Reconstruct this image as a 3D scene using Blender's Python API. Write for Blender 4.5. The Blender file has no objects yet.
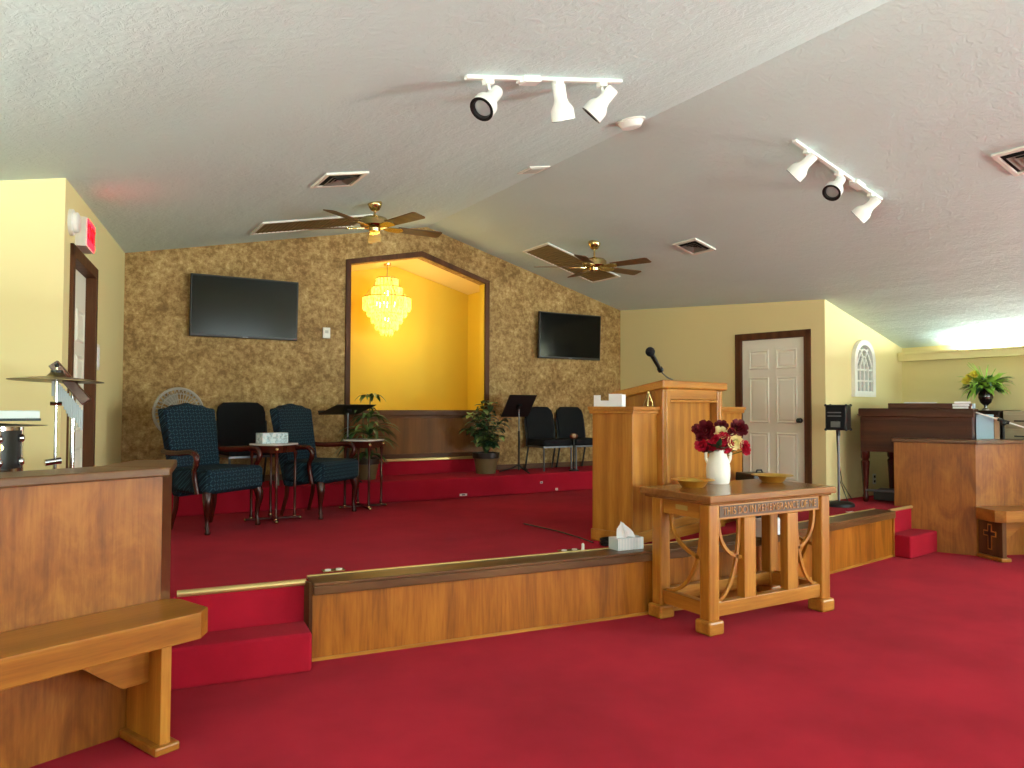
import bpy, bmesh, math, random
from math import sin, cos, pi, radians as R, atan2, hypot
from mathutils import Vector, Matrix
random.seed(7)
SC = bpy.context.scene
COL = SC.collection

# ---------------------------------------------------------------- materials
def srgb(h):
    if isinstance(h, str):
        h = [int(h[i:i+2], 16)/255 for i in (0, 2, 4)]
    return tuple((c/12.92 if c <= .04045 else ((c+.055)/1.055)**2.4) for c in h) + (1,)

def base(name, rough=.5, metal=0., spec=.5):
    m = bpy.data.materials.new(name); m.use_nodes = True
    nt = m.node_tree; b = nt.nodes['Principled BSDF']
    b.inputs['Roughness'].default_value = rough; b.inputs['Metallic'].default_value = metal
    b.inputs['Specular IOR Level'].default_value = spec
    return m, nt, b

def coords(nt, scale=(1, 1, 1), kind='Object'):
    tc = nt.nodes.new('ShaderNodeTexCoord'); mp = nt.nodes.new('ShaderNodeMapping')
    mp.inputs['Scale'].default_value = scale
    nt.links.new(tc.outputs[kind], mp.inputs['Vector']); return mp.outputs['Vector']

def noise(nt, vec, scale, detail=3, rough=.55, dist=0.):
    n = nt.nodes.new('ShaderNodeTexNoise'); n.inputs['Scale'].default_value = scale
    n.inputs['Detail'].default_value = detail; n.inputs['Roughness'].default_value = rough
    n.inputs['Distortion'].default_value = dist
    nt.links.new(vec, n.inputs['Vector']); return n.outputs['Fac']

def ramp(nt, fac, stops):
    r = nt.nodes.new('ShaderNodeValToRGB'); e = r.color_ramp.elements
    while len(e) < len(stops): e.new(.5)
    for el, (p, c) in zip(e, stops): el.position = p; el.color = srgb(c)
    nt.links.new(fac, r.inputs['Fac']); return r.outputs['Color']

def bump(nt, b, fac, strength, dist=.01):
    n = nt.nodes.new('ShaderNodeBump'); n.inputs['Strength'].default_value = strength
    n.inputs['Distance'].default_value = dist
    nt.links.new(fac, n.inputs['Height']); nt.links.new(n.outputs['Normal'], b.inputs['Normal'])

def mixc(nt, fac, a, b, mode='MIX'):
    m = nt.nodes.new('ShaderNodeMix'); m.data_type = 'RGBA'; m.blend_type = mode
    if isinstance(fac, float): m.inputs['Factor'].default_value = fac
    else: nt.links.new(fac, m.inputs['Factor'])
    for s, v in (('A', a), ('B', b)):
        i = [x for x in m.inputs if x.name == s and x.type == 'RGBA'][0]
        if isinstance(v, tuple): i.default_value = v
        else: nt.links.new(v, i)
    return [o for o in m.outputs if o.type == 'RGBA'][0]

def plain(name, c, rough=.5, metal=0., spec=.5, var=.06):
    """a nearly even colour with a little procedural unevenness"""
    m, nt, b = base(name, rough, metal, spec)
    f = noise(nt, coords(nt), 9, 3)
    c0 = srgb(c)
    lo = tuple(x*(1-var) for x in c0[:3])+(1,); hi = tuple(min(1, x*(1+var)) for x in c0[:3])+(1,)
    nt.links.new(mixc(nt, f, lo, hi), b.inputs['Base Color'])
    return m

def wood(name, dark, mid, light, axis='Z', rough=.35, fine=52., spec=.5, ringy=.26):
    """oak-like: streaks along axis, broad cathedral figure, fine pores"""
    m, nt, b = base(name, rough, 0, spec)
    s = {'X': (.07, 1, 1), 'Y': (1, .07, 1), 'Z': (1, 1, .07)}[axis]
    v = coords(nt, s)
    f1 = noise(nt, v, fine, 4, .65, .3)
    w = nt.nodes.new('ShaderNodeTexWave'); w.wave_type = 'RINGS'
    w.rings_direction = 'SPHERICAL'; w.inputs['Scale'].default_value = 2.3; w.inputs['Distortion'].default_value = 3.5
    w.inputs['Detail'].default_value = 2.; w.inputs['Detail Scale'].default_value = 1.2
    nt.links.new(v, w.inputs['Vector'])
    mx = nt.nodes.new('ShaderNodeMix'); mx.inputs[0].default_value = ringy
    nt.links.new(f1, mx.inputs[2]); nt.links.new(w.outputs['Fac'], mx.inputs[3])
    c = ramp(nt, mx.outputs[0], [(.12, dark), (.5, mid), (.86, light)])
    nt.links.new(c, b.inputs['Base Color'])
    bump(nt, b, f1, .12, .002)
    return m

def ply(name, dark, mid, light, rough=.4, stretch=(1.6, 1.6, .5), scale=1.8):
    """blotchy birch plywood"""
    m, nt, b = base(name, rough, 0, .4)
    f1 = noise(nt, coords(nt, stretch), scale, 5, .62, .8)
    f2 = noise(nt, coords(nt, (9, 9, .6)), 6, 3, .6)
    mx = nt.nodes.new('ShaderNodeMix'); mx.inputs[0].default_value = .3
    nt.links.new(f1, mx.inputs[2]); nt.links.new(f2, mx.inputs[3])
    c = ramp(nt, mx.outputs[0], [(.37, dark), (.5, mid), (.63, light)])
    nt.links.new(c, b.inputs['Base Color'])
    return m

def carpet(name, c):
    m, nt, b = base(name, 1., 0, .0)
    b.inputs['Sheen Weight'].default_value = .03
    f = noise(nt, coords(nt), 420, 2, .7)
    f2 = noise(nt, coords(nt), 1.1, 4, .6)
    c0 = srgb(c)
    col = mixc(nt, f, tuple(x*.62 for x in c0[:3])+(1,), tuple(min(1, x*1.36) for x in c0[:3])+(1,))
    g = ramp(nt, f2, [(.3, 'd4d4d4'), (.7, 'ffffff')])
    nt.links.new(mixc(nt, 1., col, g, 'MULTIPLY'), b.inputs['Base Color'])
    bump(nt, b, f, .5, .006)
    return m

def paint(name, c, bs=.1, sc=140.):
    m, nt, b = base(name, .62, 0, .35)
    f = noise(nt, coords(nt), sc, 3, .6); f2 = noise(nt, coords(nt), .7, 3)
    c0 = srgb(c)
    nt.links.new(mixc(nt, f2, tuple(x*.95 for x in c0[:3])+(1,), tuple(min(1, x*1.04) for x in c0[:3])+(1,)), b.inputs['Base Color'])
    bump(nt, b, f, bs, .004)
    return m

def knockdown(name, c):
    """hand-trowelled ceiling texture"""
    m, nt, b = base(name, .8, 0, .25)
    v = coords(nt)
    a = noise(nt, v, 17, 6, .62, .9)
    s = coords(nt, (1, .35, 1))
    l = noise(nt, s, 2.2, 3, .5)
    f = ramp(nt, a, [(.42, '000000'), (.6, 'ffffff')])
    c0 = srgb(c)
    nt.links.new(mixc(nt, l, tuple(x*.93 for x in c0[:3])+(1,), c0), b.inputs['Base Color'])
    bump(nt, b, f, .4, .007)
    n2 = nt.nodes.new('ShaderNodeBump'); n2.inputs['Strength'].default_value = .6; n2.inputs['Distance'].default_value = .05
    nt.links.new(l, n2.inputs['Height'])
    n1 = [n for n in nt.nodes if n.type == 'BUMP' and n != n2][0]
    nt.links.new(n2.outputs['Normal'], n1.inputs['Normal'])
    return m

def wallpaper(name):
    m, nt, b = base(name, .6, 0, .3)
    v = coords(nt)
    f1 = noise(nt, v, 15, 6, .74, .2); f2 = noise(nt, v, 2.6, 3, .5); f3 = noise(nt, v, 34, 4, .7, .2)
    mx = nt.nodes.new('ShaderNodeMix'); mx.inputs[0].default_value = .28
    nt.links.new(f1, mx.inputs[2]); nt.links.new(f3, mx.inputs[3])
    m2 = nt.nodes.new('ShaderNodeMix'); m2.inputs[0].default_value = .22
    nt.links.new(mx.outputs[0], m2.inputs[2]); nt.links.new(f2, m2.inputs[3])
    c = ramp(nt, m2.outputs[0], [(.33, '5e4420'), (.45, '8c6c3c'), (.54, 'b0905a'), (.68, 'e0c890')])
    nt.links.new(c, b.inputs['Base Color'])
    return m

def lattice(name):
    """navy upholstery with a lighter diamond lattice"""
    m, nt, b = base(name, .85, 0, .2)
    tc = nt.nodes.new('ShaderNodeTexCoord'); sx = nt.nodes.new('ShaderNodeSeparateXYZ')
    nt.links.new(tc.outputs['Object'], sx.inputs[0])
    def mth(op, a, bb=None):
        n = nt.nodes.new('ShaderNodeMath'); n.operation = op
        for i, x in enumerate((a, bb)):
            if x is None: continue
            if isinstance(x, (int, float)): n.inputs[i].default_value = x
            else: nt.links.new(x, n.inputs[i])
        return n.outputs[0]
    zy = mth('ADD', sx.outputs['Z'], mth('MULTIPLY', sx.outputs['Y'], .8))
    p = 1/.072
    a = mth('ABSOLUTE', mth('SUBTRACT', mth('FRACT', mth('MULTIPLY', mth('ADD', sx.outputs['X'], zy), p)), .5))
    c = mth('ABSOLUTE', mth('SUBTRACT', mth('FRACT', mth('MULTIPLY', mth('SUBTRACT', sx.outputs['X'], zy), p)), .5))
    mn = mth('MINIMUM', a, c)
    dots = mth('LESS_THAN', mth('MAXIMUM', a, c), .17)
    line = mth('LESS_THAN', mn, .075)
    col = mixc(nt, line, srgb('0d1f2c'), srgb('2f4a56'))
    col = mixc(nt, dots, col, srgb('05080f'))
    nt.links.new(col, b.inputs['Base Color'])
    bump(nt, b, noise(nt, coords(nt), 250, 2), .15, .003)
    return m

def emit(name, c, s, mixn=0.):
    m, nt, b = base(name, .3)
    b.inputs['Base Color'].default_value = srgb(c); b.inputs['Emission Color'].default_value = srgb(c)
    b.inputs['Emission Strength'].default_value = s
    if mixn:
        f = noise(nt, coords(nt), mixn, 2)
        r = nt.nodes.new('ShaderNodeMapRange'); r.inputs[1].default_value = .3; r.inputs[2].default_value = .7
        r.inputs[3].default_value = s*.22; r.inputs[4].default_value = s*2.0
        nt.links.new(f, r.inputs[0]); nt.links.new(r.outputs[0], b.inputs['Emission Strength'])
    return m

CARPET = carpet('red_carpet', 'b21f33')
WALL = paint('cream_wall_paint', 'e8d9a0')
CEIL = knockdown('textured_ceiling', 'd4e9e8')
PAPER = wallpaper('mottled_wallpaper')
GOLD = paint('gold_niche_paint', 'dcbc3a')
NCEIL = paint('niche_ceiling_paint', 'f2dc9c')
OAK_Z = wood('oak_upright', '80480e', 'a46820', 'be8434', 'Z')
OAK_X = wood('oak_lengthwise', '864c12', 'a86c24', 'c48a3a', 'X')
OAK_Y = wood('oak_sideways', '824a10', 'a46822', 'be8436', 'Y')
OAKTOP = wood('oak_table_top', '6e4520', '8a5a2e', 'a5743f', 'X', .22)
PLY = ply('birch_panel', '723c0e', '8a5016', 'a06424', .4, (1.8, 1.8, .8), 2.6)
PANEL = ply('stage_plywood', '7a4410', '985814', 'ac6a20', .38, (3.2, 3.2, .35), 2.2)
BENCH = wood('bench_oak', '744312', '945a1c', 'ac742c', 'X', .3)
CAP = wood('brown_cap_rail', '482c16', '5e3c20', '704c2c', 'X', .34, 34., .4)
WALNUT = wood('walnut_trim', '3c2212', '55331c', '684226', 'Z', .5, 34., .2)
WALNUTX = wood('walnut_rail', '3c2212', '5a371e', '6c4628', 'X', .45, 34., .25)
NPANEL = wood('walnut_panelling', '5a3818', '74491f', '8a5c2c', 'Z', .5, 20, .25)
MAHOG = wood('mahogany', '260a06', '401008', '541a0c', 'Z', .26, 34., .4)
ORGAN = wood('organ_mahogany', '2a110a', '43200f', '552c18', 'X', .4, 34., .15)
DARKW = plain('dark_stained_wood', '2a1c14', .35)
BRASS = plain('polished_brass', 'c8b078', .22, 1.)
GOLDM = plain('gold_plate', 'f2cc66', .34, .92)
STRIP2 = plain('aged_gold_plaque', 'a88c4c', .45)
STRIP = plain('brass_nosing', 'd2b878', .35, .6)
CHROME = plain('chrome', 'd8dade', .15, 1.)
STEEL = plain('grey_metal', '6d7074', .35, .8)
BLACK = plain('black_plastic', '0b0b0c', .4)
BLACKM = plain('black_metal', '0c0c0e', .5, 0.)
BLKFAB = plain('charcoal_fabric', '17181c', .9, 0, .2, .2)
SCREEN = plain('tv_glass', '0c0d0b', .14, 0, .16)
NAVY = lattice('navy_diamond_upholstery')
WHITE = plain('white_enamel', 'eeeee8', .35)
WHITEP = plain('white_plastic', 'e6e4da', .4)
DOORP = paint('door_paint', 'eeecda', .03)
MARBLE = plain('pale_marble', 'c2c0bc', .15, 0, .6, .25)
PAPERW = plain('white_paper', 'eceef0', .8)
PAPERB = plain('pale_blue_card', 'b4d2e4', .7)
PAPERT = plain('tan_card', 'c8a480', .7)
LEAF = plain('leaf_green', '2f5a28', .4, 0, .5, .4)
LEAFD = plain('dark_leaf_green', '234a2c', .4, 0, .5, .4)
LEAFL = plain('bright_leaf_green', '9cc850', .45, 0, .5, .3)
LEAFV = plain('variegated_leaf', '7d9a5c', .4, 0, .5, .5)
STEMM = plain('plant_stem', '4a5a2c', .6)
YELLOWF = plain('yellow_petals', 'e8d84a', .6)
CREAMF = plain('cream_petals', 'efe0a4', .6)
ROSED = plain('dark_red_petals', '5c0716', .6, 0, .3, .25)
ROSER = plain('crimson_petals', 'a80f2c', .6, 0, .3, .25)
POTM = plain('olive_brown_pot', '6f5c3a', .45)
POTR = plain('dark_pot_rim', '241a14', .4)
URN = plain('dark_glass_urn', '1a0f10', .1, 0, .8)
CREAMC = plain('cream_cabinet', 'b5a88a', .5)
CYMB = plain('dull_bronze', '6a5a3c', .32, .9)
FANBLADE = wood('fan_blade_wood', '4a3018', '5e4022', '6e4e2c', 'X', .4)
GRILLE = plain('tan_filter', '8c7a52', .9)
VOID = plain('dark_void', '0a0908', .9)
CHALK = plain('white_glaze', 'eeebe2', .35)
REDL = emit('exit_red', 'ff0a1c', 9.)
CRYSTAL = emit('glowing_crystal', 'ffd763', 1.25, 34.)  # crystals glow on their own; uneven emission stands in for sparkle
BULB = emit('lamp_bulb', 'fff0b0', 14.)
TUBE = emit('fluorescent_tube', 'f2fff6', 320.)
TUBE2 = emit('added_tube_left', 'f2fff6', 420.)  # added unseen tube that brightens the ceiling slopes
GREYM = plain('grey_mirror', 'b8bcb8', .12, .7)
SILV = plain('silver_tubes', 'b4c2c8', .35, .25)
LENSG = plain('lamp_glass', 'b4b6b8', .12, .4)

# ---------------------------------------------------------------- mesh helpers
class MB:
    def __init__(s): s.v = []; s.f = []; s.sm = []; s.mi = []; s.m = 0; s.X = Matrix()
    def add(s, vs, fs, smooth=False):
        o = len(s.v); s.v += [tuple(s.X @ Vector(p)) for p in vs]
        for f in fs: s.f.append([i+o for i in f]); s.sm.append(smooth); s.mi.append(s.m)
        return s
    def box(s, x0, x1, y0, y1, z0, z1):
        vs = [(x, y, z) for z in (z0, z1) for y in (y0, y1) for x in (x0, x1)]
        return s.add(vs, [(0, 2, 3, 1), (4, 5, 7, 6), (0, 1, 5, 4), (2, 6, 7, 3), (0, 4, 6, 2), (1, 3, 7, 5)])
    def prism(s, poly, z0, z1):
        """poly of (x,y), counter-clockwise, extruded in z"""
        n = len(poly)
        vs = [(x, y, z0) for x, y in poly]+[(x, y, z1) for x, y in poly]
        return s.add(vs, [tuple(range(n))[::-1], tuple(range(n, 2*n))]+[(i, (i+1) % n, n+(i+1) % n, n+i) for i in range(n)])
    def hexa(s, b, t):
        """bottom and top loops of 3-D points"""
        n = len(b)
        return s.add(list(b)+list(t), [tuple(range(n))[::-1], tuple(range(n, 2*n))]+[(i, (i+1) % n, n+(i+1) % n, n+i) for i in range(n)])
    def vprism(s, poly, y0, y1):
        """poly of (x,z) extruded in y"""
        n = len(poly)
        vs = [(x, y0, z) for x, z in poly]+[(x, y1, z) for x, z in poly]
        return s.add(vs, [tuple(range(n)), tuple(range(n, 2*n))[::-1]]+[(i, n+i, n+(i+1) % n, (i+1) % n) for i in range(n)])
    def lathe(s, prof, n=24, c=(0, 0, 0), cap=True):
        vs = []; fs = []
        for r, z in prof:
            for k in range(n):
                a = 2*pi*k/n; vs.append((c[0]+r*cos(a), c[1]+r*sin(a), c[2]+z))
        for i in range(len(prof)-1):
            for k in range(n):
                fs.append((i*n+k, i*n+(k+1) % n, (i+1)*n+(k+1) % n, (i+1)*n+k))
        s.add(vs, fs, True)
        if cap:
            if prof[0][0] > 1e-4: s.add([vs[k] for k in range(n)], [tuple(range(n))[::-1]])
            if prof[-1][0] > 1e-4: s.add([vs[(len(prof)-1)*n+k] for k in range(n)], [tuple(range(n))])
        return s
    def tube(s, pts, r, n=8, cap=True):
        pts = [Vector(p) for p in pts]; rs = r if isinstance(r, (list, tuple)) else [r]*len(pts)
        vs = []; fs = []; up = None
        for i, p in enumerate(pts):
            t = (pts[min(i+1, len(pts)-1)]-pts[max(i-1, 0)]).normalized()
            if up is None:
                up = Vector((0, 0, 1)) if abs(t.z) < .9 else Vector((1, 0, 0))
            a = up-t*up.dot(t)
            if a.length < 1e-5: a = t.orthogonal()
            a.normalize(); up = a; bb = t.cross(a)
            for k in range(n):
                q = 2*pi*k/n; vs.append(tuple(p+(a*cos(q)+bb*sin(q))*rs[i]))
        for i in range(len(pts)-1):
            for k in range(n):
                fs.append((i*n+k, i*n+(k+1) % n, (i+1)*n+(k+1) % n, (i+1)*n+k))
        if cap: fs += [tuple(range(n))[::-1], tuple(range((len(pts)-1)*n, len(pts)*n))]
        return s.add(vs, fs, True)
    def bar(s, pts, w, h):
        """rectangular section swept along pts; w sideways (horizontal), h other"""
        pts = [Vector(p) for p in pts]; vs = []; fs = []
        for i, p in enumerate(pts):
            t = (pts[min(i+1, len(pts)-1)]-pts[max(i-1, 0)]).normalized()
            sd = t.cross(Vector((0, 0, 1)))
            if sd.length < 1e-4: sd = Vector((1, 0, 0))
            sd.normalize(); u = sd.cross(t)
            for a, b in ((-1, -1), (1, -1), (1, 1), (-1, 1)): vs.append(tuple(p+sd*a*w/2+u*b*h/2))
        for i in range(len(pts)-1):
            for k in range(4): fs.append((i*4+k, i*4+(k+1) % 4, (i+1)*4+(k+1) % 4, (i+1)*4+k))
        n = (len(pts)-1)*4; fs += [(3, 2, 1, 0), (n, n+1, n+2, n+3)]
        return s.add(vs, fs)
    def sphere(s, c, r, n=12, m=8, sq=(1, 1, 1)):
        prof = [(sin(pi*i/m), -cos(pi*i/m)) for i in range(m+1)]
        vs = []; fs = []
        for pr, pz in prof:
            for k in range(n):
                a = 2*pi*k/n; vs.append((c[0]+r*sq[0]*pr*cos(a), c[1]+r*sq[1]*pr*sin(a), c[2]+r*sq[2]*pz))
        for i in range(m):
            for k in range(n): fs.append((i*n+k, i*n+(k+1) % n, (i+1)*n+(k+1) % n, (i+1)*n+k))
        return s.add(vs, fs, True)
    def leaf(s, o, d, L, w, droop=.4, fold=.15, n=5):
        """blade starting at o, heading d, curving down"""
        o = Vector(o); d = Vector(d).normalized(); p = o.copy(); vs = []; fs = []
        for i in range(n+1):
            t = i/n; ww = w*(sin(pi*min(1, .12+t*.88))**.8)*(1 if t < 1 else 0)
            sd = d.cross(Vector((0, 0, 1)))
            if sd.length < 1e-3: sd = Vector((1, 0, 0))
            sd.normalize(); nn = sd.cross(d)
            vs += [tuple(p-sd*ww/2+nn*ww*fold), tuple(p), tuple(p+sd*ww/2+nn*ww*fold)]
            p = p+d*(L/n); d = (d+Vector((0, 0, -droop/n*1.6))).normalized()
        for i in range(n):
            a = i*3; fs += [(a, a+1, a+4, a+3), (a+1, a+2, a+5, a+4)]
        return s.add(vs, fs, True)
    def build(s, name, mats, parent=None, bev=0., loc=None, angle=40, rot=None, seg=2):
        me = bpy.data.meshes.new(name); me.from_pydata(s.v, [], s.f)
        if not isinstance(mats, (list, tuple)): mats = [mats]
        for m in mats: me.materials.append(m)
        for p, sm, mi in zip(me.polygons, s.sm, s.mi): p.use_smooth = sm; p.material_index = mi
        bm = bmesh.new(); bm.from_mesh(me)
        bmesh.ops.recalc_face_normals(bm, faces=bm.faces) if not getattr(s, 'open', False) else None
        bm.to_mesh(me); bm.free()
        if any(s.sm): me.set_sharp_from_angle(angle=R(angle))
        o = bpy.data.objects.new(name, me); COL.objects.link(o)
        if parent: o.parent = parent
        if loc: o.location = loc
        if rot: o.rotation_euler = rot
        if bev:
            md = o.modifiers.new('bevel', 'BEVEL'); md.width = bev; md.segments = seg; md.limit_method = 'ANGLE'; md.angle_limit = R(50)
        return o

def thing(name, label, cat, loc=(0, 0, 0), rz=0., group=None, kind=None):
    o = bpy.data.objects.new(name, None); COL.objects.link(o); o.empty_display_size = .1
    o.location = loc; o.rotation_euler = (0, 0, rz)
    return tag(o, label, cat, group, kind)
def tag(o, label=None, cat=None, group=None, kind=None):
    if label: o['label'] = label
    if cat: o['category'] = cat
    if group: o['group'] = group
    if kind: o['kind'] = kind
    return o
def struct(o, label=None):
    o['kind'] = 'structure'
    if label: o['label'] = label
    return o
def copy_tree(o, parent=None, **kw):
    c = o.copy(); COL.objects.link(c); c.parent = parent
    for k, v in kw.items(): c[k] = v
    for ch in o.children: copy_tree(ch, c)
    return c
def text_mesh(name, body, size, mat, parent, M, extrude=.004, squeeze=1.0):
    cu = bpy.data.curves.new(name, 'FONT'); cu.body = body; cu.size = size; cu.extrude = extrude
    cu.align_x = 'CENTER'; cu.align_y = 'CENTER'; cu.space_character = 1.0
    t = bpy.data.objects.new(name+'_curve', cu); COL.objects.link(t)
    bpy.context.view_layer.update()
    me = bpy.data.meshes.new_from_object(t.evaluated_get(bpy.context.evaluated_depsgraph_get()))
    bpy.data.objects.remove(t, do_unlink=True)
    me.transform(M @ Matrix.Diagonal((squeeze, 1, 1, 1)))
    me.materials.clear(); me.materials.append(mat); me.name = name
    o = bpy.data.objects.new(name, me); COL.objects.link(o); o.parent = parent
    return o
def frame(origin, ux, uy=None):
    """matrix whose x axis is ux (horizontal), z up"""
    ux = Vector((ux[0], ux[1], 0)).normalized(); uy = Vector((-ux.y, ux.x, 0))
    return Matrix(((ux.x, uy.x, 0, origin[0]), (ux.y, uy.y, 0, origin[1]), (0, 0, 1, origin[2]), (0, 0, 0, 1)))
def arc(f, n=12): return [f(i/n) for i in range(n+1)]

# ---------------------------------------------------------------- dimensions
S = .475                      # stage height
Z2 = .725                     # choir platform behind it
YR, YW = 8.20, 8.95           # platform riser, papered wall
XL, XR, YB = -2.07, 9.74, -6.2
RX, RZ = 4.05, 3.945          # ceiling ridge
SR, SL = -.2706, .2063
def ceil_z(x): return RZ+(x-RX)*(SL if x < RX else SR)
LC = (-.012, 5.766)           # outer corner of the left door wall
LB = (.538, YW); RB = (7.289, YW)
RC = (7.888, 5.811)           # outer corner of the right door wall
RO = (XR, 5.983)              # alcove wall meets outer wall
LO = (XL, 5.80)

# ---------------------------------------------------------------- room shell
b = MB(); b.box(XL-.1, XR+.1, YB-.1, 9.2, -.1, 0); struct(b.build('floor', CARPET))
# ceiling: two slopes, with thickness, plus a run over the niche is separate
b = MB()
for x0, x1 in ((XL-.15, RX), (RX, XR+.15)):
    b.hexa([(x0, YB-.1, ceil_z(x0)), (x1, YB-.1, ceil_z(x1)), (x1, YW+.12, ceil_z(x1)), (x0, YW+.12, ceil_z(x0))],
           [(x0, YB-.1, ceil_z(x0)+.12), (x1, YB-.1, ceil_z(x1)+.12), (x1, YW+.12, ceil_z(x1)+.12), (x0, YW+.12, ceil_z(x0)+.12)])
struct(b.build('ceiling', CEIL))

def wall(name, a, c, mat, thick=.12, z0=0., openings=(), topf=ceil_z, side=1):
    """vertical wall from a to c; openings = (t0,t1,z0,z1) in metres along it"""
    a = Vector((a[0], a[1], 0)); c = Vector((c[0], c[1], 0)); L = (c-a).length
    M = frame(a, (c-a)); mb = MB(); mb.X = M
    def top(t): p = a+(c-a)*(t/L); return topf(p.x)+.02
    y0, y1 = (0, thick) if side > 0 else (-thick, 0)
    def blk(t0, t1, za, zb=None):
        ba = za; ta = top(t0) if zb is None else zb; tb = top(t1) if zb is None else zb
        mb.hexa([(t0, y0, ba), (t1, y0, ba), (t1, y1, ba), (t0, y1, ba)], [(t0, y0, ta), (t1, y0, tb), (t1, y1, tb), (t0, y1, ta)])
    cur = 0.
    for t0, t1, za, zb in sorted(openings):
        if t0 > cur: blk(cur, t0, z0)
        if za > z0: blk(t0, t1, z0, za)
        blk(t0, t1, zb)
        cur = t1
    if cur < L: blk(cur, L, z0)
    return struct(mb.build(name, mat)), M, L

# papered wall with the pointed niche opening
NL, NR, NPX = 3.028, 4.923, 3.98
NZ0, NZL, NZP, NZR = 1.475, 3.354, 3.545, 3.27
b = MB(); th = .14
def wblk(x0, x1, za0, za1, zb0, zb1):
    b.hexa([(x0, YW, za0), (x1, YW, za1), (x1, YW+th, za1), (x0, YW+th, za0)], [(x0, YW, zb0), (x1, YW, zb1), (x1, YW+th, zb1), (x0, YW+th, zb0)])
cz = lambda x: ceil_z(x)+.02
wblk(LB[0]-.06, NL, 0, 0, cz(LB[0]-.06), cz(NL)); wblk(NL, NPX, NZL, NZP, cz(NL), cz(NPX))
wblk(NPX, RX, NZP, NZP-.02, cz(NPX), cz(RX)); wblk(RX, NR, NZP-.02, NZR, cz(RX), cz(NR)); wblk(NR, RB[0]+.06, 0, 0, cz(NR), cz(RB[0]+.06))
struct(b.build('wall_back', PAPER))
# niche: gold inner walls and sloped ceiling
b = MB(); NB = 9.87
b.box(2.72, 5.22, NB, NB+.1, Z2, 3.9); b.box(2.62, 2.72, YW+th, NB+.1, Z2, 3.9); b.box(NL, NL+.008, YW+.012, YW+th, NZ0, NZL); b.box(NR-.008, NR, YW+.012, YW+th, NZ0, NZR); b.box(5.14, 5.24, YW+th, NB+.1, Z2, 3.9)
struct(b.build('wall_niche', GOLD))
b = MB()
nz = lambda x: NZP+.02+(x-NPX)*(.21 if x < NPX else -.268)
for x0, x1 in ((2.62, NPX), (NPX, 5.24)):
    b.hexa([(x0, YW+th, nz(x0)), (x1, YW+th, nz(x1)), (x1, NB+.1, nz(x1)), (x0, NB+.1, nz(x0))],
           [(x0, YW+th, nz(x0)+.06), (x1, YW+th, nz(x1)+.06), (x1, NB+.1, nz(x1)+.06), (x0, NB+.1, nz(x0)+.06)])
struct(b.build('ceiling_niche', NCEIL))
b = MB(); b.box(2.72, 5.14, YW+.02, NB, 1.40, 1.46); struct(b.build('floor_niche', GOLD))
# niche casing
b = MB(); w = .065
b.vprism([(NL-w, .80), (NL, .80), (NL, NZL), (NL-w, NZL+w*.75)], YW-.022, YW+.012)
b.vprism([(NL-w, NZL+w*.75), (NL, NZL), (NPX, NZP), (NPX, NZP+w*1.1)], YW-.022, YW+.012)
b.vprism([(NPX, NZP+w*1.1), (NPX, NZP), (NR, NZR), (NR+w, NZR+w*.7)], YW-.022, YW+.012)
b.vprism([(NR, .80), (NR+w, .80), (NR+w, NZR+w*.7), (NR, NZR)], YW-.022, YW+.012)
struct(b.build('trim_1', WALNUT, bev=.004))
b = MB(); b.box(NL, NR, YW-.005, YW+.06, .93, 1.475); struct(b.build('trim_2', NPANEL))
b = MB(); b.box(NL-.01, NR+.01, YW-.03, YW+.14, 1.475, 1.545); b.box(NL, NR, YW-.015, YW+.02, 1.44, 1.475); b.box(NL, NR, YW-.02, YW+.02, .93, .985); struct(b.build('trim_3', WALNUTX, bev=.006))
b = MB(); b.box(NL-.06, NR+.04, YW-.05, YW+.02, .895, .93); struct(b.build('trim_4', STRIP, bev=.006))
b = MB(); b.box(NL-.06, NR+.04, YW-.03, YW+.02, Z2, .895); struct(b.build('step_niche', CARPET))

# left door wall
LD = (2.0, 2.95)             # door opening along it, measured from the back corner
_, ML, LL = wall('wall_left', LB, LC, WALL, side=-1, openings=[(LD[0], LD[1], 0, 2.64)], thick=.14)
wall('wall_left_front', LC, LO, WALL, side=-1)
wall('wall_left_outer', LO, (XL, YB), WALL, side=-1, openings=[(4.3, 6.5, .95, 2.25)])
# right door wall and alcove
RD = (2.055, 2.945)
_, MR, LR = wall('wall_right', RB, RC, WALL, side=1, openings=[(RD[0], RD[1], 0, 2.485)])
_, MA, LA = wall('wall_alcove', RC, RO, WALL, side=1)
LRO = hypot(RO[0]-XR, RO[1]-YB)
wall('wall_right_outer', RO, (XR, YB), WALL, side=1, openings=[(6.0, 8.6, .95, 2.05)])
wall('wall_rear', (XR+.1, YB), (XL-.1, YB), WALL, side=1, openings=[(1.2, 3.4, .8, 2.3), (4.2, 6.4, .8, 2.5), (7.2, 9.4, .8, 2.5)])

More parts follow.
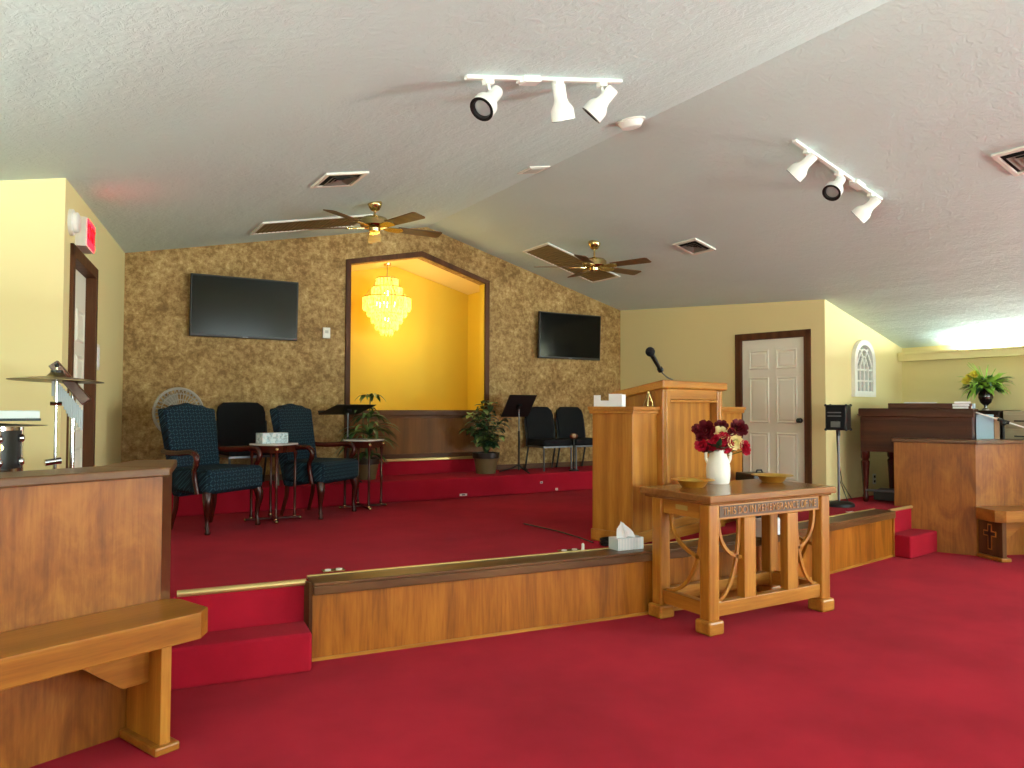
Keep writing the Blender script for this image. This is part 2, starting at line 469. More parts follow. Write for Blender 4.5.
# cove light valance on the right wall; left one added to brighten ceiling
for n_, (xw, sg, ye) in enumerate(((XR, -1, RO[1]-.03), (XL, 1, LO[1]-.03))):
    zb = 2.215 if sg < 0 else 2.30
    def vb(a, c, y0, y1, z0, z1): b.box(min(xw+sg*a, xw+sg*c), max(xw+sg*a, xw+sg*c), y0, y1, z0, z1)
    b = MB(); vb(0, .14, YB, ye, zb, zb+.03); vb(.115, .14, YB, ye, zb+.03, zb+.115); vb(.105, .155, YB, ye, zb+.085, zb+.115)
    struct(b.build('trim_%d' % (5+5*n_), WALL, bev=.004))
    t = thing('cove_light', 'long white fluorescent tube glowing behind the cream valance at the %s' % ('right', 'left, added out of view')[n_], 'light', (xw+sg*.06, .0, zb+.03))
    b = MB(); b.X = Matrix.Translation((0, 0, .08)) @ Matrix.Rotation(pi/2, 4, 'X'); b.lathe([(.014, -5.2 if n_ == 0 else -4.1), (.014, 5.6)], 10); b.build('tube', (TUBE, TUBE2)[n_], t)
    b = MB(); b.box(-.03, .03, -5.6, 5.2 if n_ == 0 else 4.1, 0, .068); b.build('holder', WHITE, t)
# windows (behind the camera and on the side walls)
def window(n, a, ux, w, z0, z1):
    t = thing(f'window_{n}', None, None, (a[0], a[1], 0), atan2(ux[1], ux[0]), kind='structure')
    f = MB(); e = .06
    f.box(0, w, 0, .1, z0, z0+e); f.box(0, w, 0, .1, z1-e, z1); f.box(0, e, 0, .1, z0+e, z1-e); f.box(w-e, w, 0, .1, z0+e, z1-e)
    f.box(w/2-.025, w/2+.025, .02, .08, z0+e, z1-e); f.box(e, w-e, .02, .08, (z0+z1)/2-.02, (z0+z1)/2+.02)
    f.build('window_frame', WHITE, t); return t
n = 0
def area(name, loc, rot, sx, sy, power, col):
    l = bpy.data.lights.new(name, 'AREA'); l.shape = 'RECTANGLE'; l.size = sx; l.size_y = sy; l.energy = power; l.color = col
    o = bpy.data.objects.new(name, l); o.location = loc; o.rotation_euler = rot; COL.objects.link(o); return o
DAY = (.85, 1., .97)          # daylight through the windows, tinted green to offset the red carpet bounce
KL, KR, KB = 150., 480., (320., 190., 120.)
UP = R(38)
def win(n, a, ux, w, z0, z1, k, up):
    """a window frame with the daylight it lets in; the light is aimed upward to brighten the ceiling"""
    window(n, a, ux, w, z0, z1)
    u = Vector((ux[0], ux[1], 0)); inn = Vector((-u.y, u.x, 0)); inn = -inn if n_flip[n] else inn
    d = inn*cos(up)+Vector((0, 0, sin(up)))
    p = Vector((a[0], a[1], (z0+z1)/2))+u*w/2-inn*.02
    o = area('daylight', p, (0, 0, 0), w, z1-z0, k, DAY)
    zz = -d; xx = u; yy = zz.cross(xx)
    o.matrix_world = Matrix(((xx.x, yy.x, zz.x, p.x), (xx.y, yy.y, zz.y, p.y), (xx.z, yy.z, zz.z, p.z), (0, 0, 0, 1)))
n_flip = {1: True, 2: True, 3: True, 4: True, 5: True}
win(1, (XL-.11, LO[1]-6.5), (0, 1), 2.2, .95, 2.25, KL, R(64))
win(2, (XR+.11, RO[1]-6.0), (0, -1), 2.6, .95, 2.05, KR, R(14))
for n, (t0, t1, z0, z1) in enumerate(((1.2, 3.4, .8, 2.3), (4.2, 6.4, .8, 2.5), (7.2, 9.4, .8, 2.5))):
    win(3+n, (XR+.1-t0, YB-.11), (-1, 0), t1-t0, z0, z1, KB[n], UP)

# baseboard
b = MB(); b.box(LB[0]+.03, NL-w-.01, YW-.018, YW, Z2, Z2+.07); b.box(NR+w+.01, RB[0]-.03, YW-.018, YW, Z2, Z2+.07); struct(b.build('baseboard_back', WALNUTX, bev=.004))
b = MB(); b.X = MA; b.box(.03, LA-.03, -.018, 0, S, S+.06); struct(b.build('baseboard_alcove', WALL, bev=.004))

# ---------------------------------------------------------------- doors
def door(name, M, t0, t1, z0, z1, side, knob_t, panels=True, inner=.0):
    w = t1-t0
    t = thing(name, None, None, kind='structure'); t.matrix_world = M
    sg = side
    f = MB(); c = .075
    def bx(a, bb, z_a, z_b, ya, yb):
        f.box(a, bb, min(ya*sg, yb*sg), max(ya*sg, yb*sg), z_a, z_b)
    bx(t0-c, t0+.012, z0, z1+c, .022, -.12); bx(t1-.012, t1+c, z0, z1+c, .022, -.12); bx(t0-c, t1+c, z1-.012, z1+c, .022, -.12)
    f.build('door_frame', WALNUT, t, bev=.004)
    s = MB(); e = .014; yb = -.055-inner
    s.box(t0+e, t1-e, min(yb*sg, (yb+.04)*sg), max(yb*sg, (yb+.04)*sg), z0+.02, z1-.014)
    sl = s.build('door_leaf', DOORP, t, bev=.003)
    if panels:
        H = z1-z0; cols = [(t0+.115, t0+w/2-.05), (t0+w/2+.05, t1-.115)]
        rows = [(z0+.21, z0+.80), (z0+.92, z0+1.51), (z0+1.61, z0+1.86)]
        p = MB()
        for a, bb in cols:
            for za, zb in rows:
                y_f = (yb+.04)*sg; h = .012*sg
                o = [(a, y_f, za), (bb, y_f, za), (bb, y_f, zb), (a, y_f, zb)]
                def inset(d, yy): return [(a+d, yy, za+d), (bb-d, yy, za+d), (bb-d, yy, zb-d), (a+d, yy, zb-d)]
                L0 = inset(0, y_f); L1 = inset(.012, y_f+h); L2 = inset(.03, y_f+h*.1); L3 = inset(.05, y_f+h*.8)
                vs = L0+L1+L2+L3; fs = []
                for k in range(3):
                    for i in range(4): fs.append((k*4+i, k*4+(i+1) % 4, (k+1)*4+(i+1) % 4, (k+1)*4+i))
                fs.append((12, 13, 14, 15)); p.add(vs, fs)
        p.build('door_panel', DOORP, t)
    k = MB(); kx = knob_t; y_f = (yb+.04)
    k.X = Matrix.Translation((kx, y_f*sg, z0+.96)) @ Matrix.Rotation(-pi/2*sg, 4, 'X')
    k.lathe([(.032, 0), (.032, .008), (.012, .012), (.012, .035), (.026, .045), (.03, .06), (.022, .072), (0, .075)], 16)
    k.build('door_handle', BLACK, t)
    return t
door('door_1', ML, LD[0], LD[1], S, 2.64, 1, LD[1]-.07, True, .04)
door('door_2', MR, RD[0], RD[1], S, 2.485, -1, RD[1]-.075)

# ---------------------------------------------------------------- stage, platform, steps
front = [(1.365, 4.714), (4.25, 4.437), (4.95, 4.452), (7.675, 4.857)]
PD = Vector((.93, .37)).normalized(); PN = Vector((PD.y, -PD.x)); PC = Vector((.44, 4.18))       # left partition
QD = Vector((.93, -.37)).normalized(); QN = Vector((QD.y, -QD.x)); QC = Vector((8.50, 4.404))    # right partition
Rret = Vector((.19, .98)).normalized(); Qret = Vector((-.39, .92)).normalized()
pl_far = PC-PD*2.69
def P2(v): return (v[0], v[1])
q_far = QC+QD*1.30
stage = [P2(pl_far-PN*.02), P2(PC-PN*.03-PD*.03), P2(PC+Rret*.55), (.60, 4.87), (1.345, 4.795)]+front+[(7.70, 4.90), (8.27, 4.985), P2(QC-QN*.03+QD*.03), P2(q_far-QN*.02), (XR+.02, q_far.y-.02),
         (XR, RO[1]+.02), (RC[0], RC[1]+.02), (RB[0]+.02, YW+.02), (LB[0]-.02, YW+.02), (LC[0], LC[1]+.02), (XL, LO[1]+.02)]
b = MB(); b.prism(stage, 0, S); struct(b.build('stage', CARPET))
b = MB(); b.box(LB[0]-.2, RB[0]+.12, YR, YW+.01, S, Z2); struct(b.build('platform', CARPET, bev=.02))
# wood apron and cap of the stage front, facet by facet (one continuous built-in)
t = thing('stage_front', None, None, kind='structure')
def offs(poly, d):
    out = []
    for i, p in enumerate(poly):
        p = Vector(p); a = Vector(poly[max(i-1, 0)]); c = Vector(poly[min(i+1, len(poly)-1)])
        dr = (c-a).normalized(); out.append(tuple(p+Vector((dr.y, -dr.x))*d))
    return out
pb, pf = offs(front, -.012), offs(front, .012)
b = MB()
for i in range(3): b.prism([pf[i], pf[i+1], pb[i+1], pb[i]], .012, .425)
b.build('apron', PANEL, t)
cb, cf, cm = offs(front, -.17), offs(front, .05), offs(front, .012)
b = MB()
for i in range(3):
    b.prism([cf[i], cf[i+1], cb[i+1], cb[i]], S-.005, S+.016); b.prism([cf[i], cf[i+1], cm[i+1], cm[i]], .415, S-.005)
b.build('cap_rail', CAP, t, bev=.006)
c1, c2 = offs(front, -.17), offs(front, -.19)
b = MB()
for i in range(3): b.prism([c1[i], c1[i+1], c2[i+1], c2[i]], S-.005, S+.02)
b.build('carpet_strip', STRIP, t)
b = MB()
for i in range(3): b.prism([offs(front, .022)[i], offs(front, .022)[i+1], pf[i+1], pf[i]], 0, .02)
b.build('base_bead', OAK_X, t)
b = MB(); b.prism([pf[0], pf[0], pb[0], (1.345, 4.795), (1.335, 4.79), (1.345, 4.71)][1:], .0, S+.014); b.build('end_board', WALNUT, t)
b = MB(); q = Vector(front[3]); b.prism([(q.x-.005, q.y-.03), (q.x+.02, q.y-.026), (q.x+.03, q.y+.05), (q.x+.005, q.y+.05)], 0, .44); b.build('end_board', OAK_Z, t)
b = MB(); b.tube([(.60, 4.865, S+.004), (1.345, 4.79, S+.004)], .021, 10); struct(b.build('trim_6', STRIP))
b = MB(); b.tube([(7.72, 4.905, S+.004), (8.27, 4.985, S+.004)], .018, 10); struct(b.build('trim_7', STRIP))
# steps
b = MB(); b.prism([(.50, 4.615), (1.312, 4.517), (1.345, 4.80), (.56, 4.88)], 0, .237); struct(b.build('step_left', CARPET, bev=.02))
b = MB(); b.prism([(7.694, 4.654), (8.355, 4.743), (8.28, 4.99), (7.69, 4.90)], 0, .237); struct(b.build('step_right', CARPET, bev=.02))

# ---------------------------------------------------------------- partitions (pony walls) and benches
def partition(label, C, D, N, ret, L, RL, H, name='low_partition'):
    t = thing(name, label, 'partition', (C.x, C.y, 0))
    th = .10; D3 = Vector((D.x, D.y)); B = -N
    out = ret.cross(Vector((0, 1))) if False else None
    sgn = 1 if D.x*ret.y-D.y*ret.x > 0 else -1
    def w(a, bb): return (a*D.x+bb*B.x, a*D.y+bb*B.y)
    far = -L if C is PC else L
    rb = (ret.x*RL, ret.y*RL); inn = Vector((ret.y, -ret.x)); inn = inn if inn.dot(D)*(far) > 0 else -inn
    # front panel
    b = MB(); poly = [(0, 0), w(far, 0), w(far, th), (inn.x*th+B.x*th, inn.y*th+B.y*th)]; 
    b.prism(poly, 0, H-.045); b.build('front_panel', PLY, t)
    b = MB(); poly = [(0, 0), rb, (rb[0]+inn.x*th, rb[1]+inn.y*th), (inn.x*th+B.x*th, inn.y*th+B.y*th)]
    b.prism(poly, 0, H-.045); b.build('return_panel', CAP if C is PC else PLY, t)
    # cap
    ov = .025; wd = .2
    oc = -inn*ov+N*ov*1.0
    b = MB()
    i0 = (inn*wd+B*wd)
    p0 = (oc.x, oc.y); p1 = (far*D.x+N.x*ov, far*D.y+N.y*ov); p2 = (far*D.x+B.x*wd, far*D.y+B.y*wd)
    b.prism([p0, p1, p2, (i0.x, i0.y)], H-.045, H)
    p3 = (rb[0]-inn.x*ov+ret.x*.02, rb[1]-inn.y*ov+ret.y*.02); p4 = (rb[0]+inn.x*wd+ret.x*.02, rb[1]+inn.y*wd+ret.y*.02)
    b.prism([p0, p3, p4, (i0.x, i0.y)], H-.045, H)
    b.build('cap_rail', CAP, t, bev=.008)
    return t
lp = partition('birch-panelled low partition with brown cap in front of the drums', PC, PD, PN, Rret, 2.69, .56, 1.285)
rp = partition('birch-panelled low partition with brown cap in front of the organ', QC, QD, QN, Qret, 1.30, .80, 1.25)

def bench(label, C, D, N, sgn, L, end, zt, cross):
    """sgn=-1: bench runs towards -D from C; local x along D, local y = -N"""
    t = thing('bench', label, 'bench', (C.x, C.y, 0), atan2(D.y, D.x))
    # local: x along D, y positive into the wall
    W = .385
    x1 = end; x0 = end+sgn*L
    ch = .075
    pts = [(x0, -.004), (x0, -W), (x1+sgn*ch, -W), (x1, -W+ch*.9), (x1, -.06), (x1+sgn*.05, -.004)]
    b = MB(); b.prism(pts, zt-.125, zt); b.build('seat', BENCH, t, bev=.006)
    xs = x1+sgn*(.21 if cross is False else .10); d = .05
    for k in range(2):
        xx = xs if k == 0 else x0-sgn*.4
        b = MB(); b.box(xx-d/2, xx+d/2, -.33, -.006, .035, zt-.125); sup = b.build('support', OAK_Z if not cross else WALNUT, t, bev=.004)
        f = MB(); f.box(xx-d/2-.035, xx+d/2+.035, -.355, -.006, 0, .04); f.build('foot', BENCH, sup, bev=.01)
        g = MB()
        s2 = sgn
        zz = zt-.125
        X0 = xx+s2*d/2
        g.prism([(X0, -.20), (X0, -.16), (X0+s2*.34, -.16), (X0+s2*.34, -.20)] if s2 < 0 else [(X0, -.16), (X0, -.20), (X0+s2*.34, -.20), (X0+s2*.34, -.16)], 0, 1)
        g = MB(); g.vprism([(X0, zz), (X0+s2*.36, zz), (X0+s2*.12, zz-.19), (X0, zz-.19)], -.22, -.13); g.build('bracket', BENCH, sup)
        if cross and k == 0:
            c = MB(); xf = xx-s2*d/2; cy, c0 = -.165, .20
            ya = xf-s2*.012
            def cb2(y0, y1, z0, z1, gx): c.box(min(xf, xf-s2*gx), max(xf, xf-s2*gx), y0, y1, z0, z1)
            # cut-out look: pale edged cross outline around a dark cross
            c.m = 0
            cb2(cy-.028, cy+.028, .10, .37, .004); cb2(cy-.085, cy+.085, .24, .30, .004)
            c.m = 1
            cb2(cy-.016, cy+.016, .112, .358, .007); cb2(cy-.073, cy+.073, .252, .288, .007)
            c.build('cross', [OAK_X, DARKW], sup)
    return t
bench('long oak bench with chamfered end in front of the left partition', PC, PD, PN, -1, 2.6, .07, .62, False)
bench('oak bench whose end support bears a small dark cross', QC, QD, QN, 1, 1.20, -.06, .535, True)

# ---------------------------------------------------------------- communion table
t = thing('communion_table', 'carved oak communion table in front of the pulpit', 'table', (4.56, 4.08, 0))
hw, yf, yb_ = .66, -.265, .335
b = MB(); b.box(-.69, .69, -.305, .44, .925, .977); b.box(-.665, .665, -.28, .415, .907, .925); b.build('tabletop', OAKTOP, t, bev=.008)
pw = .10
for sx in (-1, 1):
    for y in (yf, yb_):
        x = sx*(hw-pw/2); yy = y+pw/2 if y < 0 else y-pw/2
        b = MB(); b.box(x-pw/2, x+pw/2, yy-pw/2, yy+pw/2, .095, .907); lg = b.build('leg', OAK_Z, t, bev=.012)
        b = MB(); b.box(x-pw/2-.024, x+pw/2+.024, yy-pw/2-.024, yy+pw/2+.024, 0, .10); b.build('foot_block', OAK_X, lg, bev=.018)
ix = hw-pw
def rail(x0, x1, y0, y1, z0, z1, nm, m): bb = MB(); bb.box(x0, x1, y0, y1, z0, z1); return bb.build(nm, m, t, bev=.004)
ap = rail(-ix, ix, yf+.02, yf+.075, .795, .907, 'apron', OAK_X); rail(-ix, ix, yb_-.075, yb_-.02, .795, .907, 'apron', OAK_X)
for sx in (-1, 1): rail(sx*(hw-.0575)-.027, sx*(hw-.0575)+.027, yf+pw, yb_-pw, .795, .907, 'apron', OAK_Y)
rail(-ix, ix, yf+.02, yf+.085, .115, .215, 'bottom_rail', OAK_X); rail(-ix, ix, yb_-.085, yb_-.02, .115, .215, 'bottom_rail', OAK_X)
for sx in (-1, 1): rail(sx*(hw-.0575)-.032, sx*(hw-.0575)+.032, yf+pw, yb_-pw, .115, .215, 'bottom_rail', OAK_Y)
for x in (-.235, .235): rail(x-.06, x+.06, yf+.012, yf+.085, .215, .795, 'stile', OAK_Z)
b = MB(); b.box(-(hw-.0575)-.0275-.004, -(hw-.0575)-.0275, -.02, .10, .84, .875); b.build('plaque', STRIP2, t)
OAKDK = plain('dark_oak_carving', '54340f', .5)
M = Matrix.Translation((0, yf+.0185, .852)) @ Matrix.Rotation(pi/2, 4, 'X')
ins = text_mesh('inscription', 'THIS DO IN REMEMBRANCE OF ME', .078, OAK_Z, ap, M, .006, .84)
bm = bmesh.new(); bm.from_mesh(ins.data)
ret = bmesh.ops.create_cube(bm, size=1., matrix=Matrix.Translation((0, yf+.0185, .852)) @ Matrix.Diagonal((1.08, .004, .08, 1)))
for f in set(f for v in ret['verts'] for f in v.link_faces): f.material_index = 1
ins.data.materials.append(OAKDK); bm.to_mesh(ins.data); bm.free()
def tracery(p_out, p_in, n):
    """crossing arcs; p(u,z) maps 0..1 across the opening (0 = outer) to a point"""
    bb = MB()
    z0, z1 = .215, .795; H = z1-z0
    bb.bar(arc(lambda s: n(.14+1.0*(1-cos(s*pi/2))**1.15, z1-H*.50*sin(s*pi/2)), 12), .022, .026)
    bb.bar(arc(lambda s: n(.93-.90*(1-cos(s*pi/2)), z1-H*1.0*sin(s*pi/2)**.92), 14), .022, .026)
    return bb
for sx in (-1, 1):
    f = lambda u, z, sx=sx: (sx*(ix-min(1, u)*(ix-.295)), yf+.05, z)
    tracery(0, 0, f).build('tracery', OAK_Z, t, bev=.003)
    f = lambda u, z, sx=sx: (sx*(hw-.0575), yb_-pw-min(1, u)*(yb_-yf-2*pw), z)
    tracery(0, 0, f).build('tracery', OAK_Z, t, bev=.003)

# offering plates
def plate(loc, label):
    t = thing('offering_plate', label, 'plate', loc, group='brass offering plates on the communion table')
    b = MB(); b.lathe([(.075, 0), (.085, .006), (.092, .012), (.118, .05), (.124, .053), (.165, .057), (.168, .06), (.162, .062), (.122, .058), (.113, .054), (.086, .016), (0, .014)], 40); b.build('bowl', GOLDM, t)
    return t
plate((4.20, 4.28, .977), 'brass offering plate left of the white vase, on the table')
plate((5.07, 4.25, .977), 'brass offering plate right of the white vase, on the table')

# vase and flowers
VX, VY = 4.60, 4.40
t = thing('vase', 'white glazed vase with two handles holding red roses', 'vase', (VX, VY, .977))
b = MB(); b.lathe([(.084, 0), (.09, .01), (.096, .06), (.097, .12), (.09, .17), (.074, .215), (.066, .245), (.066, .275), (.06, .275), (.058, .235), (.062, .21), (.08, .16), (0, .03)], 32); b.build('body', CHALK, t)
vd = Vector((.83, -.56, 0))
for s in (-1, 1):
    b = MB(); b.tube([tuple(vd*s*.06+Vector((0, 0, .265))), tuple(vd*s*.085+Vector((0, 0, .272))), tuple(vd*s*.1+Vector((0, 0, .245))), tuple(vd*s*.097+Vector((0, 0, .20))), tuple(vd*s*.084+Vector((0, 0, .17)))], .013, 10); b.build('handle', CHALK, t)
def rose_bm(r, nd=(0, -1, .4)):
    bb = MB()
    rings = [(.25, 3, 80), (.5, 5, 66), (.78, 6, 48), (1., 7, 28)]
    for k, (q, n, tilt) in enumerate(rings):
        for i in range(n):
            a = 2*pi*(i+.37*k)/n; w = r*(.55+.25*q); hgt = r*(1.05-.25*q)
            vs = []; fs = []
            for u in range(4):
                tt = u/3
                rad = r*q*(.35+.65*tt**(.7))*(1+.15*tt*tt*q)
                z = hgt*tt*(1-.25*q*tt)-r*.35
                for v in (-1, -.35, .35, 1):
                    aa = a+v*(pi/n)*1.25*(sin(pi*(.2+.62*tt)))
                    vs.append((rad*cos(aa), rad*sin(aa), z-abs(v)*r*.08*tt))
            for u in range(3):
                for v in range(3): fs.append((u*4+v, u*4+v+1, u*4+v+5, u*4+v+4))
            bb.add(vs, fs, True)
    bb.sphere((0, 0, -r*.2), r*.32, 8, 6)
    bb.open = True
    return bb
ux = Vector((.85, -.52, 0)); uv = Vector((0, 0, 1))
view = Vector((-.72, -.69, 0))
def flower(dx, z, r, mat, label, group, up=.35, front=0., name='rose'):
    p = Vector((VX, VY, 0))+ux*dx*1.1+view*front; p.z = 1.25+(z-1.25)*1.14+.016; r *= 1.15
    t = thing(name, label, 'flower', tuple(p), group=group)
    d = (view+Vector((0, 0, up))+ux*dx*3).normalized()
    rb = rose_bm(r); M = d.to_track_quat('Z', 'Y').to_matrix().to_4x4()
    rb.v = [tuple(M @ Vector(q)) for q in rb.v]
    rb.build('blossom', mat, t)
    nk = Vector((VX, VY, .977+.20))-p
    s = MB(); s.tube([tuple(-d*r*.3), tuple(-d*r*.9+nk*.2), tuple(nk*.75), tuple(nk)], .0035, 6); s.build('stem', STEMM, t)
flower(-.094, 1.375, .066, ROSED, 'large dark red rose at upper left of the bouquet', None, .2, .03)
flower(.155, 1.392, .060, ROSED, 'large dark red rose standing high at the right of the bouquet', None, .5, .02)
flower(.025, 1.405, .045, ROSED, 'dark red rose at the top centre of the bouquet', None, .8, -.03)
flower(-.16, 1.385, .033, ROSED, 'small dark red bud at the far left of the bouquet', None, .4, .0)
flower(.015, 1.355, .048, CREAMF, 'cream flower behind the central crimson blossom', None, .6, .02, 'cream_flower')
flower(.125, 1.295, .052, CREAMF, 'cream flower low at the right of the bouquet', None, .1, .05, 'cream_flower')
for dx, z, r in ((.04, 1.32, .042), (.07, 1.275, .04), (-.125, 1.27, .042), (-.06, 1.262, .04), (.0, 1.275, .042), (.195, 1.265, .038), (.205, 1.235, .034), (-.135, 1.325, .026), (-.1, 1.25, .03), (-.03, 1.31, .036), (.06, 1.25, .036), (-.07, 1.34, .026), (.10, 1.365, .028)):
    flower(dx, z, r, ROSER if r > .03 else ROSED, 'small crimson blossom among the flowers in the white vase', 'small crimson blossoms in the vase', .2, .05, 'blossom_spray')
b = MB(); b.open = True
for i in range(44):
    a = random.uniform(0, 2*pi); b.leaf((VX+.03*cos(a), VY+.03*sin(a), 1.235), (cos(a), sin(a), random.uniform(.2, 1.6)), random.uniform(.08, .19), random.uniform(.03, .055), .5)
tag(b.build('bouquet_leaves', LEAFD), 'dark green leaves between the flowers in the white vase', 'leaves', kind='stuff')

# ---------------------------------------------------------------- pulpit
PA = R(17)
t = thing('pulpit', 'large oak pulpit with two side wings and sloped desk', 'pulpit', (3.962, 4.712, S), PA)
def pb_(nm, m, *bxs, bev=.004, par=None):
    bb = MB()
    for x in bxs: bb.box(*x)
    return bb.build(nm, m, par or t, bev=bev)
WT = 1.125
for x0, x1 in ((0, .40), (1.46, 2.0)):
    wg = pb_('wing', OAK_Z, (x0, x1, 0, .40, .05, WT-.055))
    pb_('wing_cap', OAK_X, (x0-.03 if x0 == 0 else x0, x1+.03 if x0 else x1-.0, -.03, .43, WT-.03, WT), (x0-.02 if x0 == 0 else x0, x1+.02 if x0 else x1, -.02, .42, WT-.06, WT-.03), par=wg)
    pb_('base_moulding', OAK_X, (x0-.012 if x0 == 0 else x0, x1+.012 if x0 else x1, -.012, .412, 0, .10), par=wg, bev=.01)
cx0, cx1, cy0, cy1 = .375, 1.46, -.06, .45
zt = 1.285
pb_('body', OAK_Z, (cx0, cx0+.05, cy0+.08, cy1, 0, 1.19), (cx1-.05, cx1, cy0+.08, cy1, 0, 1.19), (cx0+.05, cx1-.05, cy0+.10, cy1, 0, 1.19), (cx0+.02, cx1-.02, cy0+.02, cy0+.1, 0, .12))
pb_('recessed_panel', OAK_Z, (cx0+.12, cx1-.10, cy0+.075, cy0+.10, .12, zt-.02), bev=0)
for x0, x1 in ((cx0, cx0+.05), (cx0+.058, cx0+.125), (cx1-.10, cx1-.055), (cx1-.048, cx1)):
    pb_('stile', OAK_Z, (x0, x1, cy0, cy0+.08, 0, zt-.01), bev=.008)
pb_('top_rail', OAK_X, (cx0+.125, cx1-.1, cy0+.008, cy0+.08, 1.19, zt), (cx0+.125, cx1-.1, cy0-.002, cy0+.08, 1.165, 1.185))
pb_('bottom_rail', OAK_X, (cx0+.125, cx1-.1, cy0+.008, cy0+.08, .0, .16), (cx0-.015, cx1+.015, cy0-.015, cy0, 0, .09))
for x0, x1 in ((cx0, cx0+.03), (cx1-.03, cx1)):
    bb = MB()
    bb.hexa([(x0, cy0+.08, 1.185), (x1, cy0+.08, 1.185), (x1, cy1, 1.185), (x0, cy1, 1.185)], [(x0, cy0+.08, zt), (x1, cy0+.08, zt), (x1, cy1, zt-.085), (x0, cy1, zt-.085)])
    bb.build('desk_side', OAK_Z, t)
bb = MB(); o = .045
def dz(y): return zt+(y-cy0)*(-.105/(cy1-cy0))*1.
bb.hexa([(cx0-o, cy0-.03, zt), (cx1+o, cy0-.03, zt), (cx1+o, cy1+.02, dz(cy1+.02)), (cx0-o, cy1+.02, dz(cy1+.02))],
        [(cx0-o, cy0-.03, zt+.068), (cx1+o, cy0-.03, zt+.068), (cx1+o, cy1+.02, dz(cy1+.02)+.068), (cx0-o, cy1+.02, dz(cy1+.02)+.068)])
bb.build('desk', OAK_X, t, bev=.01)
PM = frame((3.962, 4.712, S), (cos(PA), sin(PA)))
# microphone on the pulpit
t = thing('microphone', 'black microphone on a bent gooseneck above the pulpit desk', 'microphone', tuple(PM @ Vector((.80, .08, zt+.045))), PA)
b = MB(); b.lathe([(.03, 0), (.03, .015), (.012, .022), (0, .022)], 16); b.build('flange', STEEL, t)
gp = [(0, 0, .02), (-.03, 0, .035), (-.12, .0, .055), (-.2, 0, .09), (-.235, 0, .13)]
b = MB(); b.tube(gp, .006, 8); b.build('gooseneck', STEEL, t)
b = MB(); A = Vector((-.225, 0, .11)); Bm = Vector((-.41, -.0, .275)); dd = (Bm-A).normalized()
b.tube([tuple(A), tuple(A+dd*.03)], .026, 10); b.tube([tuple(A+dd*.02), tuple(A+dd*.20)], [.017, .023], 12)
b.build('handle', BLACK, t)
b = MB(); b.sphere(tuple(A+dd*.235), .042, 14, 10); b.build('windscreen', BLKFAB, t)
# card box and brass stand on the left wing
t = thing('card_box', 'white card tray with a notched front, on the pulpit wing', 'box', tuple(PM @ Vector((.01, .24, WT))), PA+R(8))
b = MB()
b.box(-.01, .01, -.17, .17, 0, .10); b.box(.01, .20, -.17, -.155, 0, .10); b.box(.01, .20, .155, .17, 0, .10); b.box(.01, .2, -.155, .155, 0, .01)
b = MB(); b.X = Matrix.Translation((.02, .02, 0))
b.vprism([(0, 0), (.22, 0), (.22, .10), (.12, .10), (.12, .05), (.05, .05), (.05, .1), (0, .1)], -.01, .0)
b = MB()
b.prism([(0, -.12), (.008, -.12), (.008, .14), (0, .14)], 0, .045)
b.prism([(0, -.12), (.008, -.12), (.008, .0), (0, .0)], .045, .105); b.prism([(0, .08), (.008, .08), (.008, .14), (0, .14)], .045, .095)
b.box(.008, .07, -.12, -.112, 0, .10); b.box(.008, .07, .132, .14, 0, .095); b.box(.008, .07, -.112, .132, 0, .01); b.box(.062, .07, -.112, .132, .01, .05)
b.build('tray', PAPERW, t)
t = thing('brass_easel', 'tiny brass easel stand on the pulpit wing beside the desk', 'stand', tuple(PM @ Vector((.31, .03, WT))), PA)
for s, nm in ((-1, 'leg'), (1, 'leg')):
    b = MB(); b.tube([(s*.04, 0, .005), (s*.034, 0, .04), (0, .012, .11), (0, .015, .13)], .009, 8); b.build(nm, BRASS, t)
b = MB(); b.tube([(0, .06, .005), (0, .015, .12)], .008, 8); b.build('leg', BRASS, t)
b = MB(); b.tube([(-.034, 0, .045), (.034, 0, .045)], .007, 6); b.build('cross_bar', BRASS, t)

# ---------------------------------------------------------------- tissue boxes
def tissue(loc, rz, label, L=.24, W=.13, H=.09, tuft=True, mat=None):
    t = thing('tissue_box', label, 'tissue box', loc, rz)
    m, nt, bs = base('striped_tissue_box', .6)
    w = nt.nodes.new('ShaderNodeTexWave'); w.inputs['Scale'].default_value = 22.; w.bands_direction = 'X'
    nt.links.new(coords(nt), w.inputs['Vector'])
    nt.links.new(mat[1](nt, w) if mat else ramp(nt, w.outputs['Fac'], [(.3, 'f2f4f6'), (.75, 'c9d8e0')]), bs.inputs['Base Color'])
    b = MB(); b.box(-L/2, L/2, -W/2, W/2, 0, H); b.build('carton', m, t, bev=.002)
    if tuft:
        b = MB(); b.open = True; n = 10; vs = []; fs = []
        prof = [(.055, 0), (.05, .035), (.042, .065), (.014, .105), (.002, .12)]
        for i, (r, z) in enumerate(prof):
            for k in range(n):
                a = 2*pi*k/n; q = r*(1+.35*(1 if k % 2 else -1)*(1-i*.12))
                vs.append((q*cos(a)*1.2-.012*i, q*sin(a)*.5, H+z+random.uniform(-.006, .006)))
        for i in range(len(prof)-1):
            for k in range(n): fs.append((i*n+k, i*n+(k+1) % n, (i+1)*n+(k+1) % n, (i+1)*n+k))
        b.add(vs, fs); b.build('tissue', PAPERW, t)
    return t
def floral(nt, w):
    return ramp(nt, noise(nt, coords(nt), 26, 3, .6, 1.), [(.4, 'eaf4f8'), (.52, 'c4e0ea'), (.62, '93aab2'), (.7, 'f2f6f8')])
tissue((3.80, 4.60, S+.016), R(-4), 'striped white tissue box on the stage edge left of the table')
tissue((5.27, 4.48, S+.016), R(4), 'striped white tissue box on the stage edge seen under the table', .31, .12, .14, False)

